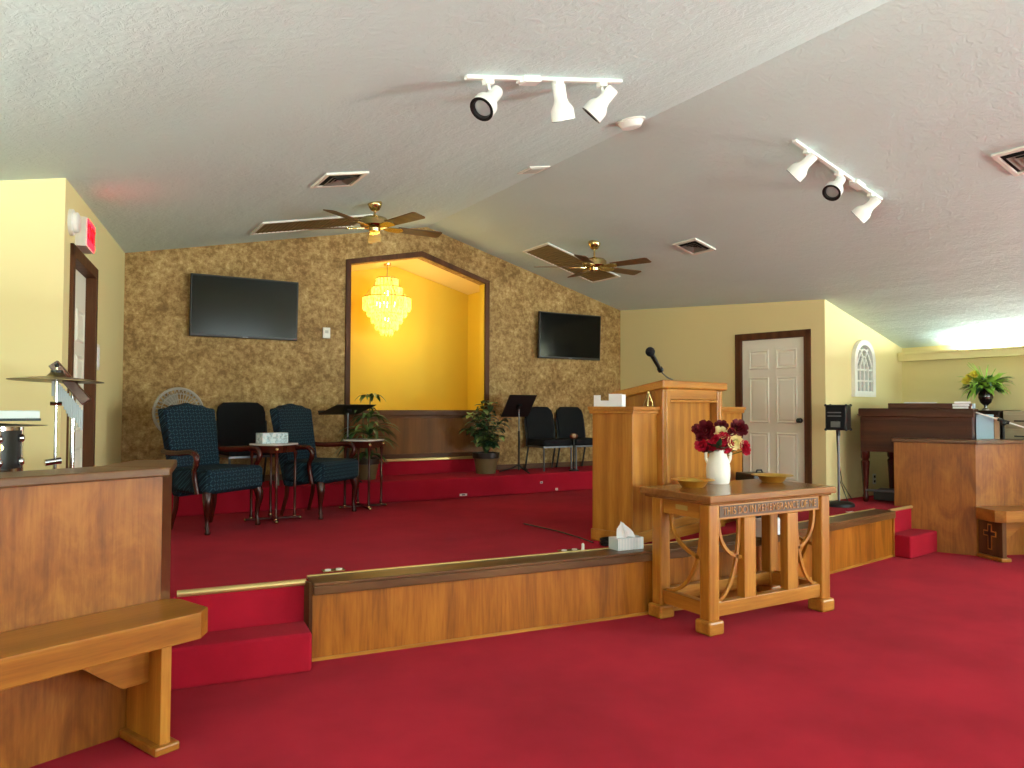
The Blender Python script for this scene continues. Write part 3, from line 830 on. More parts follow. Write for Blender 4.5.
# black amplifier behind the table
t = thing('floor_monitor', 'black floor monitor standing on the stage behind the table', 'speaker', (5.72, 4.92, S), R(-14))
b = MB(); b.vprism([(-.19, 0), (.19, 0), (.19, .36), (.13, .47), (.05, .5), (-.19, .5)], -.15, .15); b.build('cabinet', BLACK, t, bev=.012)
b = MB(); b.box(-.16, .13, -.158, -.15, .04, .42); b.build('grille', BLKFAB, t, bev=.01)
b = MB(); b.tube([(-.06, 0, .5), (-.05, 0, .525), (.0, 0, .525), (.01, 0, .5)], .008, 8); b.build('handle', BLACKM, t)

# ---------------------------------------------------------------- armchairs
def armchair(label, loc, rz):
    """local: faces -y, seat width .56"""
    t = thing('armchair', label, 'chair', loc, rz, 'navy upholstered armchairs on the stage')
    hw = .285; hf = .345
    # seat cushion, rounded
    b = MB()
    vs = []; nx, ny = 10, 8
    def sp(u, v, z, k): return (u*hw*(1+.02*k), v, z)
    b.prism([(-hf, -.29), (hf, -.29), (hw, .24), (-hw, .24)], .345, .565); b.build('seat', NAVY, t, bev=.05, seg=4)
    # back: camel top, leaning
    prof = [(-hw+.02, .30), (hw-.02, .30), (hw+.02, 1.04)]
    top = arc(lambda s: (hw+.02-2*(hw+.02)*s, 1.095+.05*sin(pi*s)**1.5-.012*sin(2*pi*s*2)**2), 12)
    poly = [(-hw+.03, .30), (hw-.03, .30)]+top
    b = MB(); b.vprism(poly, -.055, .055)
    b.v = [(x, y+.215+(z-.42)*.20, z) for x, y, z in b.v]
    b.build('backrest', NAVY, t, bev=.03, seg=3)
    # arms
    for s in (-1, 1):
        x = s*(hw+.02)
        b = MB()
        x = s*(hf+.015)
        pts = [(x-s*.06, .30, .71), (x-s*.03, .18, .70), (x+s*.0, .03, .705), (x+s*.015, -.10, .715), (x+s*.02, -.165, .70), (x+s*.02, -.19, .655), (x+s*.015, -.175, .60), (x+s*.01, -.15, .55), (x, -.15, .48), (x-s*.005, -.165, .40), (x-s*.01, -.17, .355)]
        # smooth
        P = [Vector(p) for p in pts]; Q = []
        for i in range(len(P)-1):
            p0, p1, p2, p3 = P[max(i-1, 0)], P[i], P[i+1], P[min(i+2, len(P)-1)]
            for k in range(5):
                u = k/5; Q.append(.5*((2*p1)+(p2-p0)*u+(2*p0-5*p1+4*p2-p3)*u*u+(3*p1-p0-3*p2+p3)*u**3))
        Q.append(P[-1])
        b.tube([tuple(q) for q in Q], [.026 if q.z > .6 else .022 for q in Q], 10); b.build('arm', MAHOG, t)
        # cabriole front leg
        b = MB(); lx = s*(hf-.045); ly = -.235
        pts = [(lx, ly, .36), (lx+s*.012, ly-.014, .31), (lx+s*.015, ly-.018, .26), (lx+s*.004, ly-.006, .16), (lx, ly-.002, .085), (lx+s*.002, ly-.006, .06), (lx+s*.004, ly-.012, .035), (lx+s*.004, ly-.014, .018), (lx+s*.002, ly-.01, 0)]
        b.tube(pts, [.042, .042, .036, .023, .016, .022, .017, .026, .022], 12); b.build('leg', MAHOG, t)
        b = MB(); b.tube([(s*(hw-.06), .21, .36), (s*(hw-.06), .22, .2), (s*(hw-.05), .275, 0)], [.024, .022, .018], 8); b.build('leg', MAHOG, t)
    return t
armchair('navy diamond-patterned armchair nearest the left partition', (1.20, 7.33, S), R(35))
armchair('navy diamond-patterned armchair between the two small side tables', (2.285, 7.73, S), R(39))

# black stacking chairs
def stack_chair(label, loc, rz, H=.87, w=.235):
    t = thing('stacking_chair', label, 'chair', loc, rz, 'black upholstered stacking chairs')
    b = MB(); b.box(-w, w, -.24, .2, .335, .425); b.build('seat', BLKFAB, t, bev=.03, seg=3)
    tp = arc(lambda s: (w*.98*cos(pi*s) if 0 else 0, 0), 2)
    poly = [(-w+.01, .40), (w-.01, .40), (w+.0, H-.12), (w-.02, H-.05), (w-.08, H-.005), (0, H), (-w+.08, H-.005), (-w+.02, H-.05), (-w, H-.12)]
    b = MB(); b.vprism(poly, -.025, .025); b.v = [(x, y+.20+(z-.45)*.17, z) for x, y, z in b.v]; b.build('backrest', BLKFAB, t, bev=.018, seg=3)
    for s in (-1, 1):
        b = MB(); b.tube([(s*(w-.01), -.22, .325), (s*(w-.01), -.23, 0)], .0125, 8); b.build('leg', STEEL, t)
        b = MB(); b.tube([(s*(w-.01), .21, .45), (s*(w-.01), .17, .31), (s*(w-.01), .25, 0)], .0125, 8); b.build('leg', BLACKM, t)
        b = MB(); b.tube([(s*(w+.005), .19, .32), (s*(w+.005), .205, .50), (s*(w+.005), .245, .70)], .011, 8); b.build('back_frame', BLACKM, t)
    b = MB(); b.box(-w+.0, w-.0, -.235, -.215, .312, .334); b.box(-w, -w+.02, -.22, .2, .312, .334); b.box(w-.02, w, -.22, .2, .312, .334); b.box(-w, w, .18, .2, .312, .334); b.build('seat_frame', STEEL, t)
    return t
stack_chair('black stacking chair between the two navy armchairs', (1.75, 8.56, Z2), R(6), .91, .27)
stack_chair('black stacking chair right beside the music stand by the papered wall', (5.78, 8.66, Z2), R(0))
stack_chair('black stacking chair nearest the pulpit by the papered wall', (6.31, 8.66, Z2), R(0))

# ---------------------------------------------------------------- side tables
def side_table(label, loc, rz):
    t = thing('side_table', label, 'table', loc, rz, 'small marble-topped side tables')
    q = .145; H = .755
    n = 28; poly = []
    for k in range(n):
        a = 2*pi*k/n; c, s = cos(a), sin(a); r = .195/max(abs(c), abs(s))**.75*.98; poly.append((r*c, r*s))
    b = MB(); b.prism(poly, H-.018, H); b.build('marble_top', MARBLE, t, bev=.005)
    b = MB(); b.box(-q-.01, q+.01, -q-.01, q+.01, H-.09, H-.018); b.build('apron', MAHOG, t, bev=.004)
    for sx in (-1, 1):
        for sy in (-1, 1):
            x, y = sx*q, sy*q
            b = MB(); b.lathe([(.014, .03), (.018, .05), (.013, .08), (.014, .32), (.018, .34), (.013, .36), (.012, .60), (.02, H-.09)], 10, (x, y, 0)); lg = b.build('column', MAHOG, t)
            b = MB(); b.sphere((x*1.1, y*1.1, H-.055), .02, 10, 8); b.sphere((x, y, .335), .017, 10, 6); b.sphere((x, y, .035), .017, 10, 6); b.sphere((x*1.25, y*1.25, .016), .016, 10, 6); b.build('brass_ball', BRASS, lg)
    b = MB(); b.bar([(-q*1.25, -q*1.25, .022), (q*1.25, q*1.25, .022)], .04, .02); b.bar([(-q*1.25, q*1.25, .022), (q*1.25, -q*1.25, .022)], .04, .02); b.build('cross_base', MAHOG, t, bev=.004)
    return t
side_table('marble-topped side table between the armchairs, with a tissue box on it', (1.785, 7.53, S), R(39))
side_table('marble-topped side table right of the armchairs, in front of a potted plant', (2.86, 7.965, S), R(42))
tissue((1.77, 7.545, S+.755), R(14), 'floral pale blue tissue box on the side table between armchairs', .27, .14, .10, False, mat=('f', floral))

# ---------------------------------------------------------------- music stands
def music_stand(label, loc, rz, H, tilt, W=.52, D=.34):
    t = thing('music_stand', label, 'music stand', loc, rz, 'black music stands')
    b = MB(); b.tube([(0, 0, .03), (0, 0, H*.62)], .013, 10); b.build('pole', BLACKM, t)
    b = MB(); b.tube([(0, 0, H*.6), (0, 0, H-.02)], .009, 10); b.build('inner_tube', STEEL, t)
    for k in range(3):
        a = R(90+120*k); b = MB(); b.tube([(0, 0, .10), (.1*cos(a), .1*sin(a), .05), (.26*cos(a), .26*sin(a), .009)], .009, 8); b.build('leg', BLACKM, t)
    b = MB(); M = Matrix.Translation((0, 0, H)) @ Matrix.Rotation(tilt, 4, 'X'); b.X = M
    b.box(-W/2, W/2, -D/2, D/2, -.004, .004); b.box(-W/2, W/2, -D/2-.004, -D/2, -.004, .045); b.box(-.03, .03, -.03, .03, -.04, -.004)
    b.build('desk', BLACKM, t)
    return t
music_stand('black music stand with near-flat desk before the left plant', (2.83, 8.42, Z2), R(200), .83, R(18), .56, .36)
music_stand('black music stand with steep desk beside the right plant', (5.20, 8.50, Z2), R(180), .88, R(52), .42, .36)
t = thing('floor_microphone', 'slim black floor stand with a brown head before the right chairs', 'stand', (5.98, 8.34, Z2))
b = MB(); b.lathe([(.07, 0), (.07, .012), (.012, .02), (0, .02)], 16); b.build('base', BLACKM, t)
b = MB(); b.tube([(0, 0, .015), (0, 0, .44)], .011, 8); b.build('pole', BLACKM, t)
b = MB(); b.sphere((0, 0, .47), .055, 12, 8, (1, 1, .75)); hd = b.build('head', plain('brown_knob', '5a3214', .4), t)
b = MB(); b.sphere((-.028, -.036, .477), .03, 10, 8); b.build('button', plain('beige_knob', 'c8a888', .4), hd)

# ---------------------------------------------------------------- potted plants
def pot(t, h=.27, r0=.12, r1=.165):
    b = MB(); b.lathe([(r0, 0), (r1*.97, h*.8), (r1*.9, h*.8), (r0*.7, .05), (0, .05)], 24); p = b.build('pot', POTM, t)
    b = MB(); b.lathe([(r1*.97, h*.72), (r1*1.06, h*.74), (r1*1.08, h), (r1*.98, h), (r1*.9, h*.8)], 24, cap=False); b.build('pot_rim', POTR, p)
    b = MB(); b.lathe([(r1*.93, h*.86), (0, h*.9)], 20); b.build('soil', DARKW, p)
t = thing('potted_plant', 'tall potted plant with long striped leaves behind the side table', 'plant', (3.12, 8.56, Z2))
pot(t, .25, .10, .14)
b = MB(); b.tube([(0, 0, .2), (.01, .0, .6), (.03, -.01, .98)], .008, 8); b.tube([(0, .02, .2), (-.05, 0, .5), (-.06, 0, .8)], .007, 8); b.tube([(0, 0, .2), (.02, 0, .55)], .01, 8); b.build('stem', STEMM, t)
b = MB(); b.open = True
for c, n, L, el in (((.03, -.01, .98), 9, .22, .5), ((-.06, 0, .84), 9, .24, .6), ((.02, 0, .72), 13, .32, .7), ((.02, 0, .52), 22, .46, .95), ((0, 0, .40), 22, .44, .8), ((0, 0, .28), 12, .3, .5)):
    for i in range(n):
        a = 2*pi*i/n+random.uniform(-.2, .2)
        b.m = random.choice((0, 0, 1)); b.leaf(c, (cos(a), sin(a)*.62, el*random.uniform(.4, 1.2)), L*random.uniform(.8, 1.1), random.uniform(.045, .065), 1.3)
b.build('foliage', [LEAF, LEAFV], t)
t = thing('potted_plant', 'bushy potted plant with broad leaves below the niche edge', 'plant', (4.745, 8.58, Z2))
pot(t, .27, .125, .165)
b = MB()
tips = []
for i in range(13):
    a = 2*pi*i/13; q = .05 if i % 3 == 0 else .24; zt_ = random.uniform(.5, .98)-q*.6
    p = [(0, 0, .22), (q*.5*cos(a), q*.4*sin(a), .3+zt_*.4), (q*1.15*cos(a), q*.8*sin(a), zt_)]
    b.tube(p, .006, 6); tips.append(p)
b.build('stem', STEMM, t)
b = MB(); b.open = True
for p in tips:
    for k in range(17):
        u = random.uniform(.25, 1.); P0, P1, P2_ = map(Vector, p); q = P0*(1-u)**2+P1*2*u*(1-u)+P2_*u*u
        a = random.uniform(0, 2*pi); b.m = random.choice((0, 0, 1)); b.leaf(q, (cos(a), sin(a)*.7, random.uniform(-.1, .7)), random.uniform(.11, .17), random.uniform(.065, .09), .8)
b.build('foliage', [LEAFD, LEAFV], t)

# round pedestal fan behind the first armchair
t = thing('pedestal_fan', 'grey round pedestal fan behind the left armchair', 'fan', (1.02, 8.42, Z2), R(12))
b = MB(); b.lathe([(.18, 0), (.18, .015), (.03, .04), (0, .04)], 24); b.build('base', STEEL, t)
b = MB(); b.tube([(0, 0, .03), (0, 0, .72)], .014, 10); b.build('pole', STEEL, t)
MF = Matrix.Translation((0, -.02, .80)) @ Matrix.Rotation(pi/2, 4, 'X')
b = MB(); b.X = MF
for r in (.245, .19, .13, .07):
    b.tube([(r*cos(2*pi*k/32), r*sin(2*pi*k/32), .045 if r < .24 else .0) for k in range(33)], [.016 if r > .2 else .005]*33, 6, False)
for k in range(36):
    a = 2*pi*k/36; b.tube([(.03*cos(a), .03*sin(a), .055), (.18*cos(a), .18*sin(a), .045), (.24*cos(a), .24*sin(a), 0), (.18*cos(a), .18*sin(a), -.05)], .004, 4)
b.build('cage', plain('grey_cage', 'a8a49a', .5, 0.), t)
b = MB(); b.X = MF; b.lathe([(.05, -.14), (.055, -.05), (.03, .02), (0, .025)], 16); b.build('motor', STEEL, t)
b = MB(); b.X = MF; b.open = True
for k in range(3):
    a = 2*pi*k/3
    vs = [(r*cos(a+s), r*sin(a+s), -.01+.03*s) for r in (.03, .12, .2) for s in (-.5, 0, .5)]
    b.add(vs, [(i*3+j, i*3+j+1, i*3+j+4, i*3+j+3) for i in range(2) for j in range(2)], True)
b.build('blade', plain('pale_fan_blade', '9a968c', .5), t)

# ---------------------------------------------------------------- television sets
def tv(label, x0, x1, z0, z1, tiltz=0.):
    cx, czz = (x0+x1)/2, (z0+z1)/2; w, h = x1-x0, z1-z0
    t = thing('television', label, 'television', (cx, YW, czz))
    b = MB(); b.X = Matrix.Rotation(tiltz, 4, 'X')
    b.box(-w/2, w/2, -.11, -.06, -h/2, h/2); b.build('cabinet', BLACK, t, bev=.008)
    b = MB(); b.X = Matrix.Rotation(tiltz, 4, 'X'); b.box(-w/2+.016, w/2-.016, -.1125, -.108, -h/2+.03, h/2-.016); b.build('screen', SCREEN, t)
    b = MB(); b.box(-.2, .2, -.07, 0, -.15, .15); b.build('wall_mount', BLACKM, t)
    b = MB(); b.X = Matrix.Rotation(tiltz, 4, 'X'); b.box(-.03, .03, -.1135, -.11, -h/2+.010, -h/2+.018); b.build('badge', STEEL, t)
    return t
tv('wide black television on the papered wall left of the niche', 1.175, 2.355, 2.365, 3.055, R(3))
tv('black television on the papered wall right of the niche', 5.74, 6.825, 2.285, 2.945, R(2))
t = thing('thermostat', 'small white wall box between the left television and niche', 'thermostat', (2.724, YW, 2.48))
b = MB(); b.box(-.045, .045, -.03, 0, -.065, .065); b.build('cover', WHITEP, t, bev=.006)
b = MB(); b.box(-.02, .02, -.034, -.03, -.005, .03); b.build('dial', plain('grey_dial', 'b8b6ae', .4), t)

# ---------------------------------------------------------------- chandelier
t = thing('chandelier', 'tiered crystal chandelier glowing yellow inside the niche', 'chandelier', (3.68, 9.40, 0))
zc = nz(3.68)
b = MB(); b.lathe([(0, zc), (.05, zc), (.045, zc-.03), (0, zc-.035)][::-1], 16); b.build('ceiling_cup', BRASS, t)
b = MB(); b.tube([(0, 0, zc-.02), (0, 0, 3.29)], .006, 6)
b.build('chain', BRASS, t)
tiers = [(.135, 3.30, 3.16), (.19, 3.18, 3.03), (.305, 3.04, 2.86), (.25, 2.92, 2.78), (.195, 2.82, 2.69), (.14, 2.73, 2.60), (.075, 2.63, 2.53)]
b = MB()
for r, z1, z0 in tiers:
    b.tube([(r*cos(2*pi*k/28), r*sin(2*pi*k/28), z1) for k in range(29)], .006, 6, False)
for k in range(4):
    a = pi/2*k; b.tube([(r*cos(a), r*sin(a), z1) for r, z1, z0 in tiers], .004, 6)
b.build('frame', BRASS, t)
for r, z1, z0 in tiers:
    b = MB(); n = max(8, int(2*pi*r/.046))
    for k in range(n):
        a = 2*pi*k/n; x, y = r*cos(a), r*sin(a); h = z1-z0; ww = .017
        c = [(x+ww*cos(a+q), y+ww*sin(a+q)) for q in (0, pi/2, pi, 3*pi/2)]
        b.hexa([(p[0], p[1], z0+.03) for p in c], [(p[0], p[1], z1-.01) for p in c])
        b.hexa([(x+(p[0]-x)*.1, y+(p[1]-y)*.1, z0) for p in c], [(p[0], p[1], z0+.03) for p in c])
    b.build('crystal_tier', CRYSTAL, t)
b = MB()
for k in range(6):
    a = pi/3*k; b.sphere((.12*cos(a), .12*sin(a), 2.95), .03, 10, 8)
b.sphere((0, 0, 3.1), .035); b.sphere((0, 0, 2.75), .03)
b.build('bulb', BULB, t)
l = bpy.data.lights.new('chandelier_light', 'POINT'); l.energy = 15; l.color = (1., .88, .5); l.shadow_soft_size = .3
o = bpy.data.objects.new('chandelier_light', l); o.location = (3.95, 9.30, 2.75); COL.objects.link(o)

# ---------------------------------------------------------------- ceiling fans
def ceiling_fan(label, x, y, zh, a0):
    zc = ceil_z(x)
    t = thing('ceiling_fan', label, 'fan', (x, y, zh), 0, 'brass ceiling fans')
    top = zc-zh
    b = MB(); b.lathe([(.025, top-.085), (.045, top-.075), (.07, top-.03), (.075, top-.0), (.07, top+.015)], 20); b.build('canopy', BRASS, t)
    b = MB(); b.tube([(0, 0, .07), (0, 0, top-.07)], .012, 10); b.build('downrod', BRASS, t)
    b = MB(); b.lathe([(.03, .10), (.05, .085), (.12, .075), (.145, .05), (.145, -.005), (.13, -.02), (.06, -.03), (.055, -.06), (0, -.065)], 28); b.build('motor', BRASS, t)
    for k in range(5):
        a = a0+2*pi*k/5
        M = Matrix.Rotation(a, 4, 'Z') @ Matrix.Translation((0, 0, -.02)) @ Matrix.Rotation(R(-11), 4, 'X')
        b = MB(); b.X = M; b.prism([(.24, -.062), (.70, -.078), (.725, -.06), (.725, .06), (.70, .078), (.24, .062)], 0, .008); bl = b.build('blade', FANBLADE, t, bev=.002)
        b = MB(); b.X = M; b.prism([(.10, -.02), (.16, -.05), (.27, -.055), (.30, -.02), (.30, .02), (.27, .055), (.16, .05), (.10, .02)], -.008, 0); b.build('blade_iron', BRASS, bl)
    return t
F1 = (2.683, 7.21); F2 = (5.44, 7.17)
v1 = atan2(F1[1], F1[0]); v2 = atan2(F2[1], F2[0])
ceiling_fan('brass ceiling fan with wooden blades left of the ridge', F1[0], F1[1], 3.43, v1)
ceiling_fan('brass ceiling fan with wooden blades right of the ridge', F2[0], F2[1], 3.29, v2+R(23))

# things that lie on the slopes
def slope_frame(x, y, dz=0.):
    s = SL if x < RX else SR; a = -math.atan(s)
    return Matrix.Translation((x, y, ceil_z(x)-dz)) @ Matrix.Rotation(a, 4, 'Y')
def ceil_thing(name, label, cat, x, y, group=None):
    t = thing(name, label, cat, group=group); t.matrix_world = slope_frame(x, y); return t
def grille(label, x, y, lx, ly, name, mats, vent=True, group=None):
    t = ceil_thing(name, label, 'vent', x, y, group)
    f = MB(); e = .035 if vent else .03; d = .018
    f.box(-lx/2, lx/2, -ly/2, -ly/2+e, -d, 0); f.box(-lx/2, lx/2, ly/2-e, ly/2, -d, 0); f.box(-lx/2, -lx/2+e, -ly/2+e, ly/2-e, -d, 0); f.box(lx/2-e, lx/2, -ly/2+e, ly/2-e, -d, 0)
    f.build('frame', WHITEP, t, bev=.003)
    if vent:
        b = MB(); b.box(-lx/2+e, lx/2-e, -ly/2+e, ly/2-e, -.004, 0); b.build('duct', VOID, t)
        b = MB(); b.open = True
        for k in (1, 2, 3):
            a, c = (lx/2-e)*(1-k*.24), (ly/2-e)*(1-k*.24); a2, c2 = a-.04, c-.04
            if a2 < .01: a2 = c2 = .012
            o = [(-a, -c, -.024), (a, -c, -.024), (a, c, -.024), (-a, c, -.024)]; i = [(-a2, -c2, -.006), (a2, -c2, -.006), (a2, c2, -.006), (-a2, c2, -.006)]
            b.add(o+i, [(j, (j+1) % 4, 4+(j+1) % 4, 4+j) for j in range(4)])
        b.build('louvre', plain('grey_louvre', '8d8a80', .5, .3), t)
    else:
        b = MB(); b.box(-lx/2+e, lx/2-e, -ly/2+e, ly/2-e, -.008, 0); b.build('filter', GRILLE, t)
        b = MB()
        for k in range(1, 24):
            xx = -lx/2+e+(lx-2*e)*k/24; b.box(xx-.003, xx+.003, -ly/2+e, ly/2-e, -.014, -.008)
        b.build('slat', GRILLE, t)
    return t
grille('white square ceiling vent near the left ceiling fan', 1.97, 6.14, .37, .44, 'ceiling_vent', None)
grille('white square ceiling vent right of the right-hand fan', 6.05, 6.13, .33, .36, 'ceiling_vent', None)
grille('white ceiling vent at the far right of the ceiling', 6.00, 2.68, .36, .40, 'ceiling_vent', None)
grille('long tan air grille on the ceiling behind the left fan', 2.29, 8.09, 1.20, .60, 'return_grille', None, False)
grille('long tan air grille on the ceiling behind the right fan', 5.735, 8.05, 1.20, .60, 'return_grille', None, False)
t = ceil_thing('ceiling_sensor', 'small flat white square sensor on the ceiling ridge', 'sensor', 3.90, 6.12)
b = MB(); b.box(-.12, .12, -.12, .12, -.014, 0); b.build('plate', WHITEP, t, bev=.004)
b = MB(); b.box(-.08, .08, -.08, .08, -.02, -.014); b.build('insert', plain('grey_insert', 'c4c2ba', .5), t, bev=.003)
t = ceil_thing('smoke_detector', 'white wedge-shaped detector on the ceiling beyond the track light', 'detector', 3.90, 4.66)
b = MB(); b.lathe([(.065, -.06), (.08, -.055), (.10, -.02), (.11, 0)], 28); b.build('housing', WHITE, t)
b = MB(); b.lathe([(.12, -.012), (.12, 0)], 28); b.build('base_plate', WHITEP, t)
# track lights
def track(label, x0, x1, y, heads, conn, group='white track lights on the ceiling'):
    xm = (x0+x1)/2
    t = ceil_thing('track_light', label, 'light', xm, y, group)
    L = (x1-x0)*1.03
    b = MB(); b.box(-L/2, L/2, -.018, .018, -.022, 0); b.build('track', WHITE, t, bev=.003)
    b = MB(); b.box(conn-.06, conn+.06, -.04, .04, -.04, 0); b.box(conn-.09, conn-.06, -.02, .02, -.036, -.01); b.build('connector', WHITE, t, bev=.005)
    inv = t.matrix_world.to_3x3().inverted()
    for xh, dirw, lit in heads:
        d = (inv @ Vector(dirw)).normalized()
        b = MB(); b.box(xh-.03, xh+.03, -.022, .022, -.05, -.018); b.tube([(xh, 0, -.04), (xh, 0, -.12)], .009, 8); hd = b.build('head_mount', WHITE, t, bev=.002)
        q = d.to_track_quat('Z', 'Y').to_matrix().to_4x4()
        b = MB(); b.X = Matrix.Translation(Vector((xh, 0, -.13))) @ q @ Matrix.Translation((0, 0, -.09))
        b.lathe([(0, 0), (.036, .002), (.04, .012), (.041, .09), (.048, .115), (.066, .14), (.073, .155), (.075, .215), (.069, .215), (.066, .15)], 24, cap=False)
        sh = b.build('lamp_shade', WHITE, hd)
        b = MB(); b.X = Matrix.Translation(Vector((xh, 0, -.13))) @ q @ Matrix.Translation((0, 0, -.09)); b.lathe([(.069, .2145), (.074, .2155), (.075, .219), (.058, .219), (.05, .195)], 24, cap=False); b.build('lamp_rim', BLACK, sh)
        b = MB(); b.X = Matrix.Translation(Vector((xh, 0, -.13))) @ q @ Matrix.Translation((0, 0, -.09)); b.lathe([(.066, .19), (.05, .20), (.02, .206), (0, .207)], 20, cap=False); b.build('lens', LENSG, sh)
    return t
TL = track('white three-lamp ceiling track nearest the camera, left of the ridge', 1.97, 3.11, 3.82, [(-.44, (-.62, -.25, -.72), 0), (.07, (.35, .25, -.9), 0), (.42, (-.42, .55, -.72), 0)], -.14)
TR = track('white three-lamp ceiling track on the right-hand slope', 4.91, 6.04, 3.88, [(-.41, (-.30, .70, -.65), 0), (.0, (-.72, -.10, -.66), 0), (.45, (-.28, .72, -.64), 0)], .25)

# ---------------------------------------------------------------- signs and boxes on the left door wall
def on_wall(name, label, cat, M, tt, z, group=None):
    t = thing(name, label, cat, group=group); t.matrix_world = M @ Matrix.Translation((tt, 0, z)); return t
# ML: local x runs from the back corner towards the camera, room side is +y
t = on_wall('exit_sign', 'lit red EXIT sign above the left door', 'sign', ML, 2.71, 2.835)
b = MB(); b.box(-.16, .16, 0, .075, -.105, .105); b.build('housing', WHITEP, t, bev=.004)
b = MB(); b.box(-.148, .148, .075, .081, -.093, .093); b.build('face', REDL, t)
M = Matrix.Translation((0, .0835, 0)) @ Matrix.Rotation(pi, 4, 'Z') @ Matrix.Rotation(pi/2, 4, 'X')
text_mesh('lettering', 'EXIT', .155, emit('exit_letters', 'b00010', 1.), t, M, .002)
t = on_wall('alarm_horn', 'round white alarm horn on the wall beside the EXIT sign', 'alarm', ML, 3.06, 2.85)
b = MB(); b.X = Matrix.Rotation(-pi/2, 4, 'X'); b.lathe([(.09, 0), (.09, .022), (.085, .026)], 24); b.build('back_plate', WHITE, t)
b = MB(); b.X = Matrix.Rotation(-pi/2, 4, 'X'); b.lathe([(.07, .026), (.07, .05), (.058, .058), (0, .058)], 24); b.build('horn', WHITE, t)
t = on_wall('wall_switch', 'tall white notice plate on the wall right of the left door', 'wall plate', ML, 1.80, 2.0)
b = MB(); b.box(-.07, .07, 0, .015, -.11, .11); b.build('plate', WHITEP, t, bev=.004)
b = MB(); b.box(-.05, .05, .015, .019, -.08, .08); b.build('insert', PAPERW, t)

# ---------------------------------------------------------------- drums and chimes behind the left partition
t = thing('cymbal_stand', 'bronze crash cymbal on a chrome stand', 'cymbal', (-.035, 5.10, S))
b = MB(); b.X = Matrix.Translation((0, 0, 1.27)) @ Matrix.Rotation(R(1.5), 4, 'Y') @ Matrix.Rotation(R(-1), 4, 'X')
b.lathe([(.012, .042), (.035, .04), (.05, .022), (.055, .017), (.15, .008), (.245, -.006), (.245, -.009), (.15, .004), (.05, .012), (.012, .03)], 48, cap=False); b.build('cymbal', CYMB, t)
b = MB(); b.tube([(0, 0, .2), (0, 0, .80)], .011, 10); b.tube([(0, 0, .8), (0, 0, 1.27)], .008, 10); b.tube([(0, 0, 1.25), (0, 0, 1.36)], .006, 8); b.build('pole', CHROME, t)
b = MB(); b.tube([(-.05, -.01, .79), (.03, .01, .80)], .02, 10); b.tube([(-.03, 0, 1.13), (.03, 0, 1.13)], .012, 8); b.build('clamp', CHROME, t)
b = MB(); b.lathe([(.03, 1.28), (.034, 1.30), (.03, 1.325)], 14); b.sphere((0, 0, 1.355), .014, 10, 6); b.build('felt_nut', BLACK, t)
for k in range(3):
    a = R(30+120*k); b = MB(); b.tube([(0, 0, .42), (.25*cos(a), .25*sin(a), .012)], .010, 8); b.build('leg', CHROME, t)
t = thing('bar_chimes', 'bar chimes with silver tubes hanging from a tilted wooden bar', 'chimes', (.05, 5.32, S))
A = Vector((-.105, 0, 1.375)); Bq = Vector((.075, -.03, 1.14))
b = MB(); b.tube([(0, .03, .3), (0, .03, 1.2)], .017, 12); b.tube([(0, .03, 1.2), (0, .03, 1.24), (0, .03, 1.27)], [.017, .022, .034], 12); b.build('pole', CHROME, t)
for k in range(3):
    a = R(90+120*k); b = MB(); b.tube([(0, .03, .45), (.25*cos(a), .03+.25*sin(a), .012)], .010, 8); b.build('leg', CHROME, t)
b = MB(); b.bar([tuple(A), tuple(Bq)], .05, .058); b.build('bar', wood('chime_bar', '3c1d10', '582e1a', '6c3c24', 'X', .3), t, bev=.004)
n = 15
for i in range(n):
    u = .12+.84*i/(n-1); p = A.lerp(Bq, u)
    ln = .115+.01*sin(i)
    b = MB(); b.tube([(p.x-.02, p.y-.03, p.z-.055), (p.x-.02, p.y-.03, p.z-.055-ln)], .0075, 6); b.build('chime_tube', SILV, t)
t = thing('tom_drum', 'black tom drum with chrome lugs at the left edge', 'drum', (-.36, 4.85, S))
z0, z1 = .775, 1.0
b = MB(); b.lathe([(.17, z0), (.17, z1)], 40); sh = b.build('shell', BLACK, t)
b = MB()
for z in (z0-.012, z1-.012): b.lathe([(.172, z), (.182, z), (.182, z+.024), (.172, z+.024)], 40, cap=False)
b.build('hoop', CHROME, t)
for k in range(8):
    a = R(-18+45*k); c, s = cos(a), sin(a)
    b = MB(); b.tube([(.186*c, .186*s, z0-.01), (.186*c, .186*s, z1+.01)], .004, 6)
    for z in (z0+.045, z1-.055): b.sphere((.18*c, .18*s, z), .018, 10, 6, (1, 1, 1.3))
    b.build('lug', CHROME, t)
a = R(-62); b = MB(); b.X = Matrix.Rotation(a, 4, 'Z') @ Matrix.Translation((.171, 0, .90)) @ Matrix.Rotation(pi/2, 4, 'Y'); b.lathe([(.02, 0), (.02, .003)], 20); b.v = [(x, y, z) for x, y, z in b.v]; b.build('badge', BRASS, t)
for k in range(3):
    a = R(30+120*k); b = MB(); b.tube([(.19*cos(a), .19*sin(a), z0+.1), (.19*cos(a), .19*sin(a), z0-.05), (.24*cos(a), .24*sin(a), .012)], .010, 8); b.build('leg', CHROME, t)
t = thing('hand_cymbal', 'thin dark cymbal lying on the tom drum', 'cymbal', (-.34, 4.86, S+1.014))
b = MB(); b.lathe([(0, .022), (.03, .02), (.05, .010), (.15, .004), (.27, -.002), (.27, -.004), (.15, .0), (.05, .004), (0, .008)], 44); b.build('disc', CYMB, t)
t = thing('drumstick_box', 'pale white flat case with dark bottom edge lying on the tom drum', 'case', (-.26, 4.82, S+1.037), R(10))
b = MB(); b.box(-.16, .145, -.07, .10, .012, .055); b.build('lid', plain('pale_blue_white', 'dce9ea', .5), t, bev=.006)
b = MB(); b.box(-.16, .15, -.072, .10, 0, .014); b.build('bottom', plain('dark_case', '1f3034', .5), t, bev=.003)
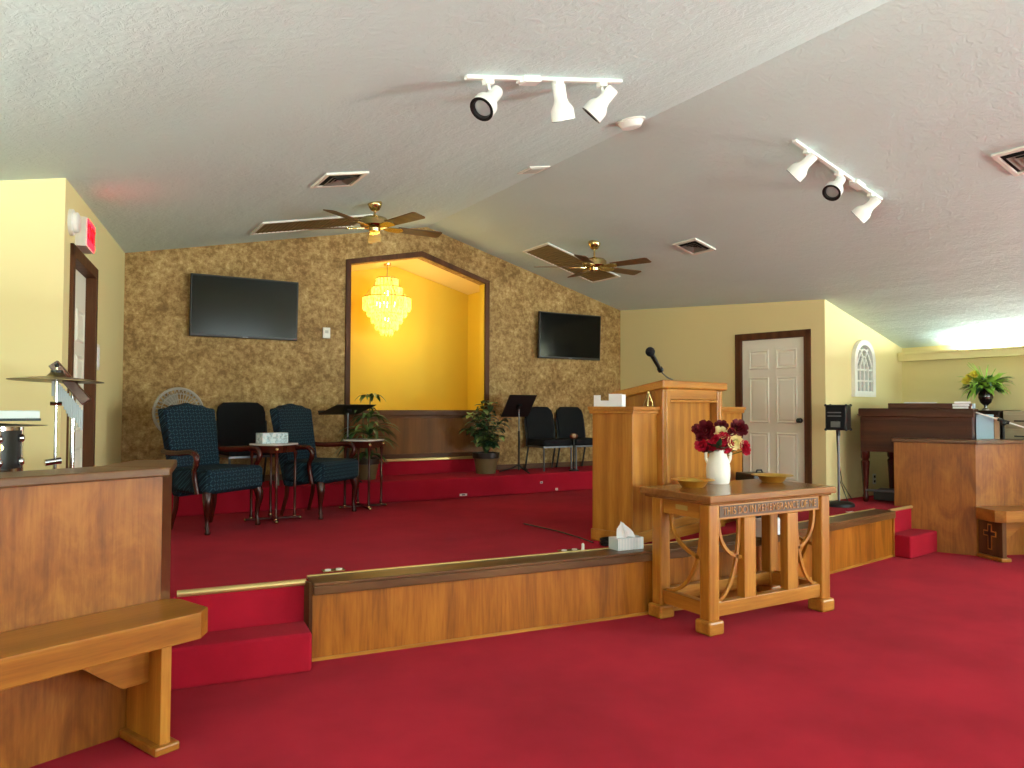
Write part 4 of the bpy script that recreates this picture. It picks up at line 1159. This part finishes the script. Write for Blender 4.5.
b = MB(); b.tube([(-.05, 0, .05), (-.045, 0, .125)], [.012, .007], 10); b.build('knob', WHITE, t)

# ---------------------------------------------------------------- organ corner
ou = Vector((.39, -.92)).normalized(); OA = atan2(ou.y, ou.x)
t = thing('organ', 'dark mahogany organ console standing behind the right partition', 'organ', (8.20, 5.57, S), OA)
# local x along the long back (towards camera), local y = into the corner (player's side)
OL, OD = 1.15, .60
b = MB(); b.box(0, OL, 0, OD, .60, 1.02); cab = b.build('case', ORGAN, t, bev=.008)
b = MB(); b.vprism([(0, 0), (OL, 0), (OL, .09), (0, .09)], 0, 1); b = MB(); b.box(-.015, OL+.015, -.012, OD, 1.02, 1.11); b.box(-.01, OL+.01, -.006, OD-.05, 1.11, 1.115); b.build('lid', ORGAN, t, bev=.006)
b = MB(); b.box(.30, OL-.02, .03, .36, 1.115, 1.175); b.build('music_shelf', ORGAN, t, bev=.004)
b = MB(); b.box(.05, OL-.05, -.004, .0, .66, .97); b.build('back_panel', ORGAN, cab, bev=.002)
b = MB(); b.box(-.045, .0, .06, .10, 1.035, 1.043); b.build('lamp_arm', DARKW, t)
for x, y in ((.045, .05), (.25, OD-.06), (OL-.05, .05), (OL-.25, OD-.06)):
    b = MB(); b.lathe([(.02, 0), (.032, .02), (.036, .06), (.028, .10), (.03, .16), (.046, .42), (.05, .48), (.034, .50), (.05, .53), (.05, .60)], 14, (x, y, 0)); b.build('leg', MAHOG, t)
b = MB(); b.box(.12, OL-.1, .10, .52, .02, .13); b.build('pedalboard', BLACK, t, bev=.01)
b = MB(); b.tube([(.05, .03, .14), (OL-.1, .03, .14)], .014, 8); b.build('stretcher', STEEL, t)
OMx = frame((8.20, 5.57, S), (ou.x, ou.y))
def on_organ(x, y, z): return tuple(OMx @ Vector((x, y, z)))
t = thing('sheet_music', 'flat white sheet music lying on top of the organ', 'paper', on_organ(.62, .18, 1.176), OA)
b = MB(); b.box(-.16, .16, -.1, .1, 0, .012); b.build('pages', PAPERW, t)
for k in range(1):
    t = thing('hymnal_stack', 'small rumpled stack of white papers at the organ end', 'papers', on_organ(1.04, .12, 1.116), OA)
    for j in range(3):
        b = MB(); b.X = Matrix.Rotation(R(6*j-8), 4, 'Z'); b.box(-.085+.008*j, .085, -.10, .10, .028*j, .028*j+.024); b.build('booklet', PAPERW, t, bev=.003)
t = thing('card_stack', 'pale blue card box beside white papers on the organ end', 'box', on_organ(1.10, .36, 1.116), OA)
b = MB(); b.box(-.05, .05, -.08, .08, 0, .05); b.build('carton', PAPERB, t, bev=.003)
b = MB(); b.box(-.052, .052, -.082, .082, .05, .058); b.build('lid', PAPERW, t, bev=.002)
# speaker on a stand
t = thing('stage_monitor', 'small black speaker on a round-based pole stand by the alcove', 'speaker', (7.62, 5.45, S), R(-68))
b = MB(); b.lathe([(.165, 0), (.165, .03), (.15, .045), (.03, .06), (0, .06)], 28); b.build('base', BLACKM, t)
b = MB(); b.tube([(0, 0, .05), (0, 0, .86)], .014, 10); b.build('pole', STEEL, t)
b = MB(); b.tube([(0, 0, .80), (0, 0, .88)], .022, 10); b.build('collar', BLACKM, t)
b = MB(); b.box(-.115, .115, -.11, .11, .865, 1.155); cb = b.build('cabinet', BLACK, t, bev=.014)
b = MB(); b.box(-.10, .10, -.118, -.11, .88, 1.14); b.build('grille', BLKFAB, cb, bev=.006)
b = MB()
for z in (1.06, 1.02): b.box(-.085, .06, -.124, -.118, z, z+.012)
b.box(-.05, .05, -.126, -.118, .90, .965); b.build('control_panel', STEEL, cb)
b = MB()
for sx in (-1, 1):
    for sy in (-1, 1):
        for z in (.872, 1.148): b.sphere((sx*.11, sy*.105, z), .016, 8, 6)
b.build('corner_guard', BLACKM, cb)
SPM = Matrix.Translation((7.93, 5.50, S))
for k, (mx, end) in enumerate((((7.74, 5.52, .75), (7.84, 5.48, S+.006)), ((7.82, 5.55, .72), (8.10, 5.62, S+.03)))):
    b = MB(); b.tube([(7.67, 5.51, 1.33), (7.69, 5.515, 1.1), mx, end], .005, 6)
    tag(b.build('cable', BLACK), ['black cable hanging nearer the speaker stand pole', 'black cable running from the speaker towards the organ leg'][k], 'cable')
# arched mirror decoration
t = thing('arched_mirror', 'white arched window-pane decoration on the alcove wall', 'wall decoration'); t.matrix_world = MA @ Matrix.Translation((.83, 0, 1.735))
W, H0, H = .25, .44, .72
def arch(w, z0, zs, zt, n=9):
    """pointed-ish arch outline, counter-clockwise from lower left"""
    pts = [(-w, z0), (w, z0), (w, zs)]
    for i in range(1, n): a = pi/2*i/n; pts.append((w*cos(a)**.9, zs+(zt-zs)*sin(a)))
    pts.append((0, zt))
    for i in range(1, n): a = pi/2*(1-i/n); pts.append((-w*cos(a)**.9, zs+(zt-zs)*sin(a)))
    pts.append((-w, zs)); return pts
o, i_ = arch(W, 0, H0, H), arch(W-.065, .06, H0, H-.065)
b = MB(); n = len(o); vs = [(x, -.05, z) for x, z in o]+[(x, -.05, z) for x, z in i_]+[(x, 0, z) for x, z in o]+[(x, -.01, z) for x, z in i_]
fs = []
for k in range(n):
    j = (k+1) % n; fs += [(k, j, n+j, n+k), (k, 2*n+k, 2*n+j, j), (n+k, n+j, 3*n+j, 3*n+k)]
b.add(vs, fs); fr = b.build('frame', WHITE, t)
b = MB(); b.vprism(i_, -.014, -.004); b.build('mirror', GREYM, t)
b = MB(); wi = W-.065
for x in (-wi/2, 0, wi/2): b.box(x-.011, x+.011, -.04, -.012, .06, H0-.05)
for z in (.06, .2, .34): b.box(-wi, wi, -.04, -.012, z-.010, z+.010)
for s in (-1, 1):
    b.bar(arc(lambda u: (s*(wi-u*wi*1.0), -.026, H0-.06+(H-.12-H0+.06)*sin(u*pi/2)), 8), .02, .02)
    b.bar(arc(lambda u: (s*(wi*.5-u*wi*.5), -.026, H0-.06+.13*sin(u*pi/2)), 6), .02, .02)
    b.bar(arc(lambda u: (s*(u*wi*.55), -.026, H0-.06+.22*sin(u*pi/2)), 6), .02, .02)
b.build('muntin', WHITE, t)
t = thing('wall_outlet', 'white double wall outlet behind the organ legs', 'outlet'); t.matrix_world = MA @ Matrix.Translation((1.10, 0, .68))
b = MB(); b.box(-.04, .04, -.008, 0, -.065, .065); b.build('plate', WHITEP, t, bev=.003)
for z in (-.03, .03): b = MB(); b.box(-.018, .018, -.012, -.008, z-.016, z+.016); b.build('socket', VOID, t)
# cabinets along the outer wall
t = thing('dark_cabinet', 'dark brown cabinet against the right wall below the greenery', 'cabinet', (9.48, 4.83, S))
b = MB(); b.box(-.22, .235, -.30, .33, 0, 1.07); b.build('carcass', DARKW, t, bev=.006)
b = MB(); b.box(-.235, .24, -.315, .345, 1.07, 1.095); b.build('top', DARKW, t, bev=.004)
b = MB(); b.box(-.232, -.22, -.28, .005, .05, 1.04); d1 = b.build('door', DARKW, t, bev=.004); b = MB(); b.box(-.232, -.22, .02, .31, .05, 1.04); b.build('door', DARKW, t, bev=.004)
t = thing('drawer_cabinet', 'cream drawer cabinet at the right edge of the photo', 'cabinet', (9.50, 4.25, S))
b = MB(); b.box(-.22, .235, -.10, .25, 0, 1.09); b.build('carcass', CREAMC, t, bev=.006)
for k in range(6):
    z = .04+.172*k
    b = MB(); b.box(-.235, -.22, -.09, .24, z, z+.155); d = b.build('drawer', CREAMC, t, bev=.005)
    b = MB(); b.box(-.25, -.235, 0, .12, z+.07, z+.085); b.build('pull', BLACKM, d)
# urn with greenery
ux_, uy_ = 9.45, 4.77
t = thing('urn', 'dark glossy footed urn on the dark cabinet', 'vase', (ux_, uy_, S+1.095))
b = MB(); b.lathe([(.036, 0), (.04, .008), (.018, .03), (.018, .055), (.055, .09), (.078, .15), (.075, .20), (.052, .235), (.066, .265), (.058, .265), (.045, .235), (0, .12)], 28); b.build('body', URN, t)
b = MB(); b.lathe([(.044, 0), (.044, .012), (.02, .03)], 20); b.build('foot', plain('silver_foot', 'a09a8c', .3, .6), t)
zu = S+1.095+.225
b = MB(); b.open = True
for i in range(170):
    a = random.uniform(0, 2*pi); el = random.uniform(-.15, 1.5); L = random.uniform(.14, .31)
    b.m = random.choice((0, 0, 0, 0, 1, 2)); b.leaf((ux_+.04*cos(a), uy_+.04*sin(a), zu+.04), (cos(a)*.75, sin(a), el), L*(1.05 if el > .6 else .9), random.uniform(.035, .075), random.uniform(.3, 1.3))
for i in range(14):
    a = random.uniform(0, 2*pi); x, y, z = ux_+.14*cos(a), uy_+.2*sin(a), zu+random.uniform(.2, .36)
    b.m = 0; b.tube([(ux_, uy_, zu), ((x+ux_)/2, (y+uy_)/2, z-.1), (x, y, z)], .004, 5)
tag(b.build('greenery', [LEAFL, LEAF, LEAFD]), 'bright green artificial foliage in the dark urn', 'greenery', kind='stuff')
for k, (dx, dy, dz_) in enumerate(((-.15, .10, .17), (-.15, .05, .20), (-.16, .13, .13))):
    b = rose_bm(.05); o = b.build('yellow_bloom', YELLOWF, loc=(ux_+dx, uy_+dy, zu+dz_), rot=(0, R(-60), 0)); tag(o, 'yellow bloom on the camera side of the urn foliage', 'flower', 'yellow blooms in the urn')
# music desk with papers and boom microphone just behind the partition
t = thing('paper_rack', 'pale blue and tan folders stood upright behind the right partition', 'folders', (9.0, 4.54, S), R(-62))
b = MB(); b.box(-.10, .07, -.012, .012, .45, 1.05); b.build('folder', PAPERB, t, bev=.003)
b = MB(); b.box(.075, .125, -.01, .01, .45, 1.02); b.build('folder', PAPERT, t, bev=.003)
b = MB(); b.box(-.12, .2, -.03, .03, .40, .45); b.tube([(0, 0, 0), (0, 0, .42)], .014, 8); b.build('rack', BLACKM, t)
t = thing('boom_stand', 'microphone stand with a white boom arm behind the right partition', 'microphone stand', (9.02, 4.37, S))
b = MB(); b.tube([(0, 0, .02), (0, 0, .94)], .013, 8); b.build('pole', BLACKM, t)
b = MB(); b.lathe([(.13, 0), (.13, .02), (.02, .03)], 20); b.build('base', BLACKM, t)
b = MB(); b.tube([(-.15, .30, 1.10), (.14, -.28, .865)], .008, 8); b.build('boom', WHITE, t)
b = MB(); b.tube([(-.02, .05, 1.0), (.025, -.05, .958)], .02, 10); b.sphere((0, 0, .955), .03, 10, 8); b.build('clutch', BLACK, t)
t = thing('organ_bench', 'dark bench partly hidden behind the organ legs', 'bench', (9.20, 5.43, S), OA)
b = MB(); b.box(-.30, .50, -.12, .12, .50, .56); b.build('seat', BLKFAB, t, bev=.02)
for x in (-.28, .46): b = MB(); b.box(x-.02, x+.02, -.11, .11, 0, .50); b.build('leg', BLACK, t, bev=.004)

# ---------------------------------------------------------------- small things on the stage floor
b = MB(); pts = [(3.78, 6.12, S+.004), (3.60, 5.75, S+.004), (3.66, 5.35, S+.004), (3.77, 5.03, S+.004), (3.80, 4.92, S+.006)]
b.tube([(3.79, 6.10, S+.006), (3.83, 5.6, S+.006), (3.80, 5.2, S+.006), (3.765, 4.98, S+.006)], .006, 6); tag(b.build('cable', BLACK), 'thin dark cable lying across the stage carpet to the pulpit', 'cable')
b = MB()
for j in range(4):
    r = .07+.006*(j % 2); c = (3.83, 4.83)
    b.tube([(c[0]+r*1.2*cos(2*pi*k/20), c[1]+r*.9*sin(2*pi*k/20), S+.012+.013*j) for k in range(21)], .008, 6, False)
tag(b.build('cable_coil', BLACK), 'black cable coiled on the stage at the pulpit foot', 'cable')
def floor_plate(label, x, y, z=S, w=.11, d=.07, rz=0.):
    t = thing('floor_outlet', label, 'outlet', (x, y, z), rz)
    b = MB(); b.box(-w/2, w/2, -d/2, d/2, 0, .008); b.build('plate', BRASS, t, bev=.002)
    for s in (-1, 1):
        b = MB(); b.X = Matrix.Translation((s*w*.25, 0, .008)); b.lathe([(.022, 0), (.02, .006), (0, .007)], 14); b.build('screw_cap', WHITEP, t)
floor_plate('flush brass floor outlet above the left end of the stage front', 1.60, 5.03, S, .15, .08, R(-6))
floor_plate('flush floor outlet with an upright peg near the cable coil', 3.40, 4.80, S+.0, .18, .09, R(-6))
t = thing('peg', 'small upright white peg beside the floor outlet by the tissue box', 'peg', (3.50, 4.76, S+.0))
b = MB(); b.lathe([(.012, 0), (.012, .05), (.006, .058), (0, .06)], 10); b.build('shaft', WHITEP, t)
b = MB(); b.lathe([(.03, 0), (.03, .004), (.012, .006)], 14); b.build('flange', WHITEP, t)
for x, y, z, lab in ((4.22, YR-.0, .515, 'white outlet plate low on the platform riser below the niche'), (5.36, YR, .61, 'white cable clip high on the platform riser before the right chairs'), (5.60, YR, .51, 'white cable clip low on the platform riser before the right chairs')):
    t = thing('riser_outlet', lab, 'outlet', (x, y, z)); b = MB(); wv = .05 if z < .52 and x < 5 else .018; b.box(-wv, wv, -.008, 0, -.014, .014); b.build('plate', WHITEP, t, bev=.003)
    b = MB(); b.box(-wv*.4, wv*.4, -.011, -.008, -.006, .006); b.build('socket', VOID, t)
t = tag(MB().box(-.05, .05, -.03, .03, 0, .004).build('paper_scrap', PAPERW, loc=(7.28, 5.06, S)), 'white paper scrap on the stage carpet right of the table', 'paper')

# ---------------------------------------------------------------- world, camera, view
w = bpy.data.worlds.new('World'); SC.world = w; w.use_nodes = True
bg = w.node_tree.nodes['Background']; bg.inputs['Color'].default_value = (.75, .85, 1, 1); bg.inputs['Strength'].default_value = .6
cam = bpy.data.cameras.new('camera'); cam.sensor_width = 36.; cam.lens = 749.276/1024*36; cam.clip_start = .05; cam.clip_end = 100
co = bpy.data.objects.new('camera', cam); COL.objects.link(co)
ya, pi_, ro = .539543, .0296006, .00348878
fw = Vector((sin(ya)*cos(pi_), cos(ya)*cos(pi_), sin(pi_))); rt = Vector((cos(ya), -sin(ya), 0)); up = rt.cross(fw)
r2 = rt*cos(ro)+up*sin(ro); u2 = up*cos(ro)-rt*sin(ro)
co.matrix_world = Matrix(((r2.x, u2.x, -fw.x, 0), (r2.y, u2.y, -fw.y, 0), (r2.z, u2.z, -fw.z, 1.6), (0, 0, 0, 1)))
SC.camera = co
vs = SC.view_settings; SC.display_settings.display_device = 'sRGB'
vs.view_transform = 'Standard'; vs.look = 'None'; vs.exposure = .1; vs.gamma = 1.; vs.use_curve_mapping = False
cy = SC.cycles; cy.use_denoising = True; cy.max_bounces = 8; cy.diffuse_bounces = 5; cy.glossy_bounces = 4; cy.sample_clamp_indirect = 6.
